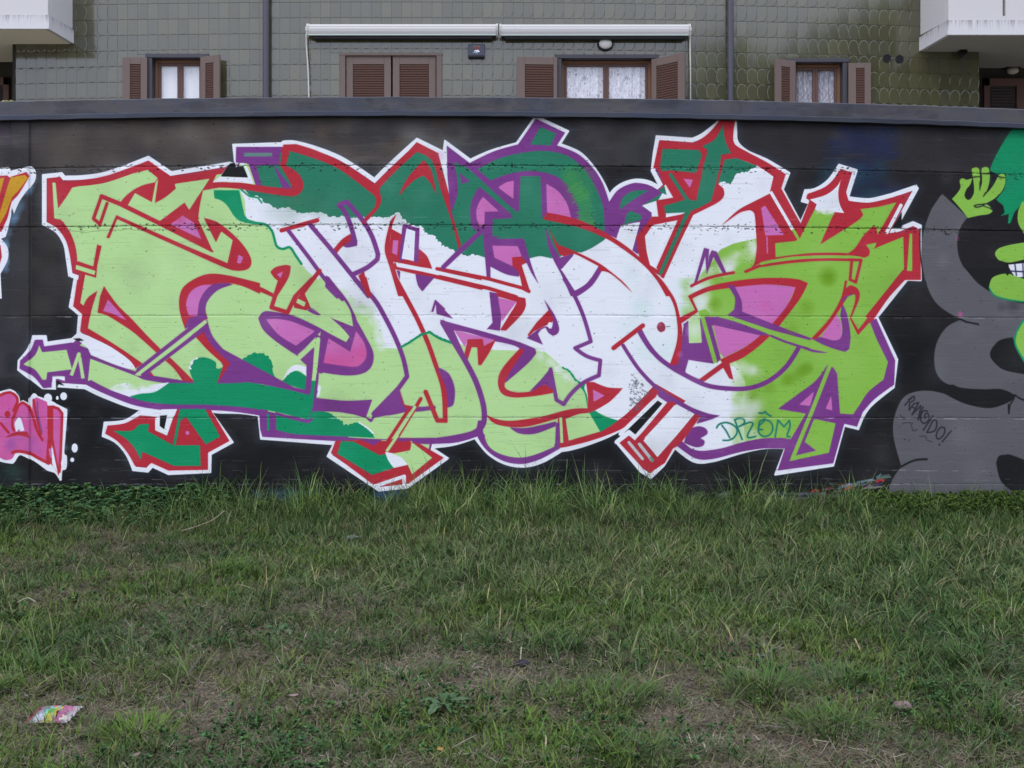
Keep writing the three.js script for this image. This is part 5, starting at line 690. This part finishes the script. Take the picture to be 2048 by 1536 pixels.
// broad leaves: ground ivy along the left of the wall and clover in the lawn
const lobed = (r, lobes, seed) => { const q = random(seed), list = []; for (let k = 0; k < lobes; k++) { const a = (k / lobes) * 6.283 + q() * 0.8, l = r * (0.8 + q() * 0.5), pos = [0, 0, 0], idx = []; const n = 7; for (let i = 0; i <= n; i++) { const t = (i / n) * Math.PI * 2, rr = l * 0.5 * (1 + 0.12 * Math.cos(3 * t)); const lx = l * 0.55 + rr * Math.cos(t), lz = rr * 0.9 * Math.sin(t); pos.push(lx * Math.cos(a) - lz * Math.sin(a), r * 0.35 + 0.25 * l * Math.cos(t) * (q() * 0.3 - 0.1) + k * 0.004, lx * Math.sin(a) + lz * Math.cos(a)); if (i) idx.push(0, i, i + 1); } pos[1] = r * 0.28; const g = new THREE.BufferGeometry(); g.setAttribute('position', new THREE.Float32BufferAttribute(pos, 3)); g.setIndex(idx); g.computeVertexNormals(); const N = g.attributes.normal; if (N.getY(0) < 0) g.scale(1, 1, 1); list.push(tint(g, ...shadeOf(q))); } return mergeGeometries(list); };
scatter('ground_ivy', 'dark broad-leaved weeds along the left foot of the wall', 'weeds', [51, 52, 53].map((s) => lobed(0.030, 6, s)), 8500, [-6.0, -1.9, 0.03, 1.05], (x, z) => { const u = 1024 + x * 230, k = THREE.MathUtils.smoothstep(430 - u, -60, 120); if (rg() > k * (1.15 - z * 0.95)) return null; return [0.6 + rg() * 0.8, mix([0.030, 0.070, 0.026], [0.075, 0.125, 0.040], rg()), 0.9, 0.02 + rg() * 0.15 * Math.max(0, 1 - z)]; });
const CLOVER = [[420, 1500, 0.55], [560, 1520, 0.4], [760, 1450, 0.6], [900, 1440, 0.45], [480, 1275, 0.3], [1340, 1500, 0.3], [1850, 1400, 0.5], [1500, 1330, 0.3], [40, 1230, 0.5], [1180, 1460, 0.3], [300, 1190, 0.3]];
scatter('clover', 'small patches of clover leaves in the lawn', 'clover', [61, 62, 63].map((s) => lobed(0.013, 4, s)), 15000, [-4.2, 4.2, 2.4, 6.2], (x, z) => { let k = 0.03; for (const [u, v, r] of CLOVER) { const q = groundAt(u, v); k += 0.8 * Math.exp(-((x - q.x) ** 2 + (z - q.z) ** 2) / (r * r * 0.35)); } if (rg() > k) return null; return [0.7 + rg() * 0.8, mix([0.05, 0.105, 0.034], [0.075, 0.135, 0.045], rg()), 0.7, 0.01 + rg() * 0.025]; });
// leafy low weeds right at the wall on the right-hand side
scatter('low_weeds', 'fine leafy weeds along the right foot of the wall below the grey figure', 'weeds', [71, 72].map((s) => lobed(0.014, 7, s)), 5200, [3.0, 6.0, 0.03, 0.8], (x, z) => (rg() > 1.2 - z * 1.2 ? null : [0.7 + rg() * 0.8, mix([0.07, 0.13, 0.03], [0.11, 0.17, 0.04], rg()), 1.2, 0.02 + rg() * 0.09]));

// --- single plants that stand out ---
const colour = (list, a, b, seed) => { const q = random(seed); return mergeGeometries(list.map((g) => { const c = mix(a, b, q()); return tint(g, ...c); })); };
function clump(u, v, h, spread, n, a, b, label, seed, droop = 1) { const p = groundAt(u, v), t = thing('grass_tuft', label, 'grass tuft', [p.x, lift(p.x, p.z), p.z], 'tufts of grass'), q = random(seed), list = []; for (let i = 0; i < n; i++) { const r = spread * Math.sqrt(q()), ang = q() * 6.283; list.push(blade(h * (0.55 + q() * 0.6), 0.0042 * (0.7 + q() * 0.6), 0.1 + q() * 1.15 * droop, (0.3 + q() * 0.9) * droop, ang + (q() - 0.5), r * Math.cos(ang), r * Math.sin(ang), 4)); } part('blades', colour(list, mix(a, deepC, 0.35), mix(b, oliveC, 0.3), seed), leafM, t); }
clump(1925, 1325, 0.12, 0.10, 260, [0.04, 0.09, 0.025], [0.07, 0.13, 0.03], 'dark green tuft of grass at the right edge of the lawn', 201);
clump(1205, 1405, 0.11, 0.20, 420, [0.05, 0.10, 0.028], [0.09, 0.15, 0.035], 'broad green tuft of grass in the lower middle of the lawn', 202);
clump(1530, 1390, 0.10, 0.17, 360, [0.05, 0.11, 0.03], [0.08, 0.14, 0.035], 'green tuft of grass beside the bare earth on the right of the lawn', 203);
clump(280, 1475, 0.10, 0.13, 300, [0.10, 0.18, 0.02], [0.14, 0.23, 0.035], 'bright yellow-green tuft of grass right of the colourful packet', 204);
clump(1690, 1375, 0.10, 0.15, 260, [0.045, 0.10, 0.04], [0.075, 0.13, 0.04], 'green tuft of grass right of the small bare hollow', 205);
clump(1260, 1520, 0.10, 0.16, 300, [0.05, 0.10, 0.03], [0.10, 0.15, 0.04], 'dark tuft of grass at the bottom edge, right of the middle', 206);
clump(1960, 1450, 0.11, 0.18, 320, [0.06, 0.12, 0.02], [0.11, 0.18, 0.03], 'fresh green tuft of grass in the lower right corner', 207);
clump(1665, 1470, 0.09, 0.17, 300, [0.05, 0.11, 0.02], [0.09, 0.15, 0.03], 'green tuft of grass left of the pinkish stone', 208);
clump(1410, 1180, 0.11, 0.13, 160, [0.10, 0.15, 0.03], [0.14, 0.18, 0.05], 'yellowish tuft of grass in the middle of the lawn', 209);
clump(858, 1026, 0.34, 0.13, 190, [0.10, 0.17, 0.03], [0.17, 0.24, 0.05], 'dense upright tuft of grass at the wall under the red arrow', 210, 0.45);
clump(934, 1024, 0.50, 0.05, 34, [0.11, 0.18, 0.04], [0.17, 0.24, 0.06], 'tallest tuft of grass at the wall, right of the red arrow', 211, 0.6);
clump(630, 1030, 0.36, 0.06, 40, [0.10, 0.17, 0.03], [0.15, 0.22, 0.05], 'tall upright tuft of grass at the wall under the purple box', 212, 0.4);
clump(1470, 1022, 0.42, 0.09, 30, [0.10, 0.16, 0.05], [0.16, 0.21, 0.08], 'loose tall tuft of grass at the wall under the green signature', 213, 0.9);
clump(1590, 1040, 0.34, 0.03, 14, [0.14, 0.18, 0.05], [0.19, 0.22, 0.08], 'thin stalky tuft of grass at the wall under the pointed purple foot', 214, 0.4);
{ // rosette of a broad-leaved weed
  const rosette = (u, v, r, n, label, seed) => { const p = groundAt(u, v), t = thing('rosette_weed', label, 'weed', [p.x, lift(p.x, p.z) + 0.012, p.z]), q = random(seed); for (let i = 0; i < n; i++) { const a = (i / n) * 6.283 + q() * 1.6, l = r * (0.4 + q() * 0.8), g = new THREE.PlaneGeometry(l, l * 0.24, 8, 2), P = g.attributes.position; for (let j = 0; j < P.count; j++) { const t2 = P.getX(j) / l + 0.5; P.setXYZ(j, P.getX(j) + l * 0.5, 0.06 * Math.sin(t2 * 2.6) * (0.5 + q() * 0.06) + Math.abs(P.getY(j)) * 0.25, P.getY(j) * (0.35 + 1.0 * Math.sin(t2 * 2.9)) * (0.85 + 0.3 * ((j * 7) % 2))); } g.computeVertexNormals(); g.rotateY(a); part('leaf', tint(g, ...mix([0.042, 0.082, 0.034], [0.075, 0.118, 0.055], q())), leafM, t); } };
  rosette(890, 1428, 0.12, 11, 'grey-green rosette weed with long broad leaves in the lower middle of the lawn', 5);
  rosette(560, 1268, 0.10, 9, 'small grey-green rosette weed left of the middle of the lawn', 6);
}
// --- litter, sticks and stones ---
{
  const p = groundAt(107, 1446), t = thing('crisp_packet', 'colourful crumpled packet with white, green, yellow and pink print lying in the grass', 'packet', [p.x, 0.034, p.z]); t.rotation.y = 0.03; t.scale.setScalar(0.84);
  const print = canvasTexture(512, 320, (c, w, h) => {
    c.fillStyle = '#828285'; c.fillRect(0, 0, w, h); c.fillStyle = '#7a1f22'; c.fillRect(0, 0, 34, h);
    const q = random(8), blob = (col, x, y, r, n) => { c.fillStyle = col; for (let i = 0; i < n; i++) { c.beginPath(); c.ellipse(x + (q() - 0.5) * r, y + (q() - 0.5) * r, r * (0.1 + q() * 0.22), r * (0.08 + q() * 0.16), q() * 3, 0, 7); c.fill(); } };
    blob('#5f5f66', 120, 90, 130, 14); blob('#77757b', 90, 200, 120, 14); blob('#a2a2a5', 150, 270, 110, 14); blob('#5fae97', 190, 150, 100, 12); blob('#2f7a66', 200, 190, 70, 6); blob('#4c8a2c', 250, 180, 120, 16); blob('#9c9424', 270, 270, 130, 18); blob('#9c9424', 300, 120, 90, 10); blob('#b36f1e', 330, 200, 70, 8);
    c.fillStyle = '#ac3419'; for (const x of [215, 265, 305]) { c.beginPath(); c.ellipse(x, 40, 26, 30, 0, 0, 7); c.fill(); } c.fillStyle = '#7fae9c'; c.fillRect(252, 18, 30, 50);
    c.fillStyle = '#8f4263'; c.fillRect(345, 0, 110, h); c.fillStyle = '#a36c86'; for (let y = 14; y < h; y += 34) for (let x = 356; x < 440; x += 20) c.fillRect(x, y + q() * 6, 12, 16); blob('#b5af94', 450, 250, 70, 9); blob('#a8506a', 470, 110, 60, 8); c.fillStyle = '#9a8f86'; c.fillRect(488, 0, 24, h);
  });
  const body = (flip) => { const g = new THREE.PlaneGeometry(0.180, 0.15, 30, 22), P = g.attributes.position; for (let i = 0; i < P.count; i++) { const x = P.getX(i), y = P.getY(i), u = 1 - Math.abs(x / 0.09) ** 4, v = 1 - Math.abs(y / 0.075) ** 4, wob = 0.006 * noise(x * 30, y * 30) + 0.003 * noiseB(x * 80, y * 80); P.setZ(i, flip * 0.018 * Math.max(0, u) * Math.max(0, v) + wob * (0.35 + Math.max(0, u * v))); P.setX(i, x + 0.12 * y); } g.computeVertexNormals(); return g.rotateX(-Math.PI / 2 + 0.16); };
  const foil = new THREE.MeshPhysicalMaterial({ map: print, roughness: 0.35, side: THREE.DoubleSide }); part('front', body(1), foil, t); part('back', body(-1).translate(0, -0.004, 0), std(0x9c9a98, 0.35, { metalness: 0.4, side: THREE.DoubleSide }), t);
  const seal = new THREE.PlaneGeometry(0.012, 0.152, 2, 20), P = seal.attributes.position; for (let i = 0; i < P.count; i++) { P.setZ(i, 0.004 * Math.sin(P.getY(i) * 160)); P.setX(i, P.getX(i) - 0.095 + 0.12 * P.getY(i)); } seal.computeVertexNormals(); part('seal', seal.rotateX(-Math.PI / 2 + 0.16), std(0x7c1c1c, 0.4, { side: THREE.DoubleSide }), t);
  const seal2 = part('seal', seal.clone().translate(0.19, 0, 0), std(0x9a8f90, 0.4, { side: THREE.DoubleSide }), t);
  const stone = (u, v, r, c, label, name = 'stone', cat = 'stone', sq = [1.3, 0.6, 0.9]) => { const q = groundAt(u, v), g = new THREE.IcosahedronGeometry(r, 3), V = g.attributes.position; for (let i = 0; i < V.count; i++) { const f = 0.8 + 0.42 * noise(V.getX(i) * 0.9 / r + u, V.getY(i) * 0.9 / r + V.getZ(i) * 0.7 / r); V.setXYZ(i, V.getX(i) * f * sq[0], V.getY(i) * f * sq[1], V.getZ(i) * f * sq[2]); } g.computeVertexNormals(); const m = part(name, g, std(c, 0.9)); m.position.set(q.x, r * 0.62, q.z); tag(m, label, cat); return m; };
  stone(1803, 1424, 0.036, 0x76605c, 'pinkish-grey stone in the grass on the lower right'); stone(1520, 1320, 0.026, 0x6c6862, 'pale grey stone on the edge of the bare patch');
  stone(1617, 1405, 0.028, 0x75695c, 'pale chip of stone on bare earth in the small hollow', 'stone', 'stone', [1.7, 0.4, 0.6]);
  stone(812, 1263, 0.03, 0x121414, 'black plastic scrap half buried in the grass, left of the middle', 'plastic_scrap', 'litter', [1.5, 0.6, 0.9]); stone(1250, 1243, 0.024, 0x15171a, 'small black scrap in the long grass, right of the middle', 'plastic_scrap', 'litter'); stone(1046, 1333, 0.026, 0x26222c, 'dark purple-black scrap beside a dry stalk', 'plastic_scrap', 'litter');
  stone(1562, 1250, 0.012, 0xd8d8d8, 'tiny white scrap of litter on the right of the lawn', 'paper_scrap', 'litter'); stone(895, 1302, 0.012, 0xd0d0cc, 'tiny white scrap of litter in the middle of the lawn', 'paper_scrap', 'litter', [2, 0.5, 0.7]); stone(2040, 1177, 0.012, 0xd8d8d8, 'tiny white scrap of litter at the right edge of the lawn', 'paper_scrap', 'litter');
  stone(706, 1082, 0.04, 0x62686c, 'pale crumpled scrap of plastic in the grass near the wall', 'plastic_wrap', 'litter', [1.6, 0.4, 0.9]);
  const stick = (pts, r, c, label) => { const P = pts.map(([u, v, h]) => { const q = groundAt(u, v); return new THREE.Vector3(q.x, lift(q.x, q.z) + h, q.z); }), m = part('twig', new THREE.TubeGeometry(new THREE.CatmullRomCurve3(P), 18, r, 6), std(c, 0.9)); tag(m, label, 'twig'); return m; };
  stick([[365, 1372, 0.02], [385, 1353, 0.035], [402, 1332, 0.03]], 0.008, 0x4f443c, 'dark twig on the dry ground left of the middle');
  stick([[362, 1078, 0.05], [395, 1072, 0.07], [424, 1064, 0.09], [448, 1046, 0.12]], 0.005, 0x8a7e68, 'pale bent twig near the foot of the wall on the left');
  stick([[1710, 1293, 0.04], [1722, 1308, 0.03], [1734, 1322, 0.02]], 0.0045, 0x9a8260, 'straw-coloured stick lying right of the middle of the lawn');
  stick([[1037, 1338, 0.01], [1041, 1326, 0.03], [1043, 1316, 0.05]], 0.003, 0x9a8e76, 'dry upright stalk beside the dark scrap');
  stick([[1884, 1366, 0.04], [1900, 1378, 0.035], [1922, 1394, 0.02]], 0.004, 0x6f7a48, 'pale green stem lying on the right of the lawn');
  stick([[1085, 1480, 0.02], [1092, 1500, 0.03], [1090, 1520, 0.02], [1094, 1545, 0.02]], 0.004, 0x9c8c70, 'thin dry stalk at the bottom edge of the lawn');
  stick([[288, 990, 0.10], [300, 1000, 0.16], [318, 1004, 0.17], [340, 1003, 0.12]], 0.006, 0xc6bfae, 'pale curled dead stalk among the weeds at the wall');
  stick([[640, 1168, 0.02], [660, 1160, 0.03], [690, 1165, 0.02]], 0.003, 0x8f8870, 'dry straw lying left of the middle of the lawn');
  stick([[35, 1224, 0.03], [55, 1218, 0.05], [72, 1220, 0.04]], 0.004, 0x8a8a70, 'pale dry leaf stalk at the left edge of the lawn');
  const leaf = (u, v, l, c, label, yaw) => { const q = groundAt(u, v), g = new THREE.PlaneGeometry(l, l * 0.55, 8, 4), V = g.attributes.position; for (let i = 0; i < V.count; i++) { const t = V.getX(i) / l + 0.5; V.setXYZ(i, V.getX(i), V.getY(i) * Math.sin(Math.PI * Math.min(1, t * 0.94 + 0.05)) ** 0.7, 0.25 * l * (t - 0.5) ** 2 + Math.abs(V.getY(i)) * 0.4); } g.computeVertexNormals(); const m = part('fallen_leaf', g.rotateX(-Math.PI / 2), std(c, 0.85, { side: THREE.DoubleSide })); m.position.set(q.x, lift(q.x, q.z) + 0.03, q.z); m.rotation.y = yaw; tag(m, label, 'leaf', 'fallen leaves'); };
  leaf(270, 1526, 0.05, 0x7a675c, 'brown fallen leaf at the bottom edge near the bright tuft', 1); leaf(588, 1408, 0.045, 0x86706a, 'pinkish-brown fallen leaf left of the rosette weed', 0.4); leaf(880, 1512, 0.04, 0xa4793a, 'orange-brown fallen leaf near the bottom edge', 2); leaf(775, 1380, 0.05, 0x6a4c36, 'dark brown fallen leaf on the bare patch in the middle', 0.8); leaf(1075, 1375, 0.045, 0x8c6c5c, 'reddish fallen leaf right of the dry stalk', 2.4); leaf(1675, 1148, 0.07, 0x6f7f4a, 'greenish fallen leaf in the grass right of the middle', 1.2);
}

// ---------- draw ----------
const renderer = new THREE.WebGLRenderer({ antialias: true });
renderer.toneMapping = THREE.LinearToneMapping; renderer.toneMappingExposure = EXPOSURE;
renderer.shadowMap.enabled = true; renderer.shadowMap.type = THREE.PCFSoftShadowMap;
renderer.setSize(1024, 768);
renderer.render(scene, camera);
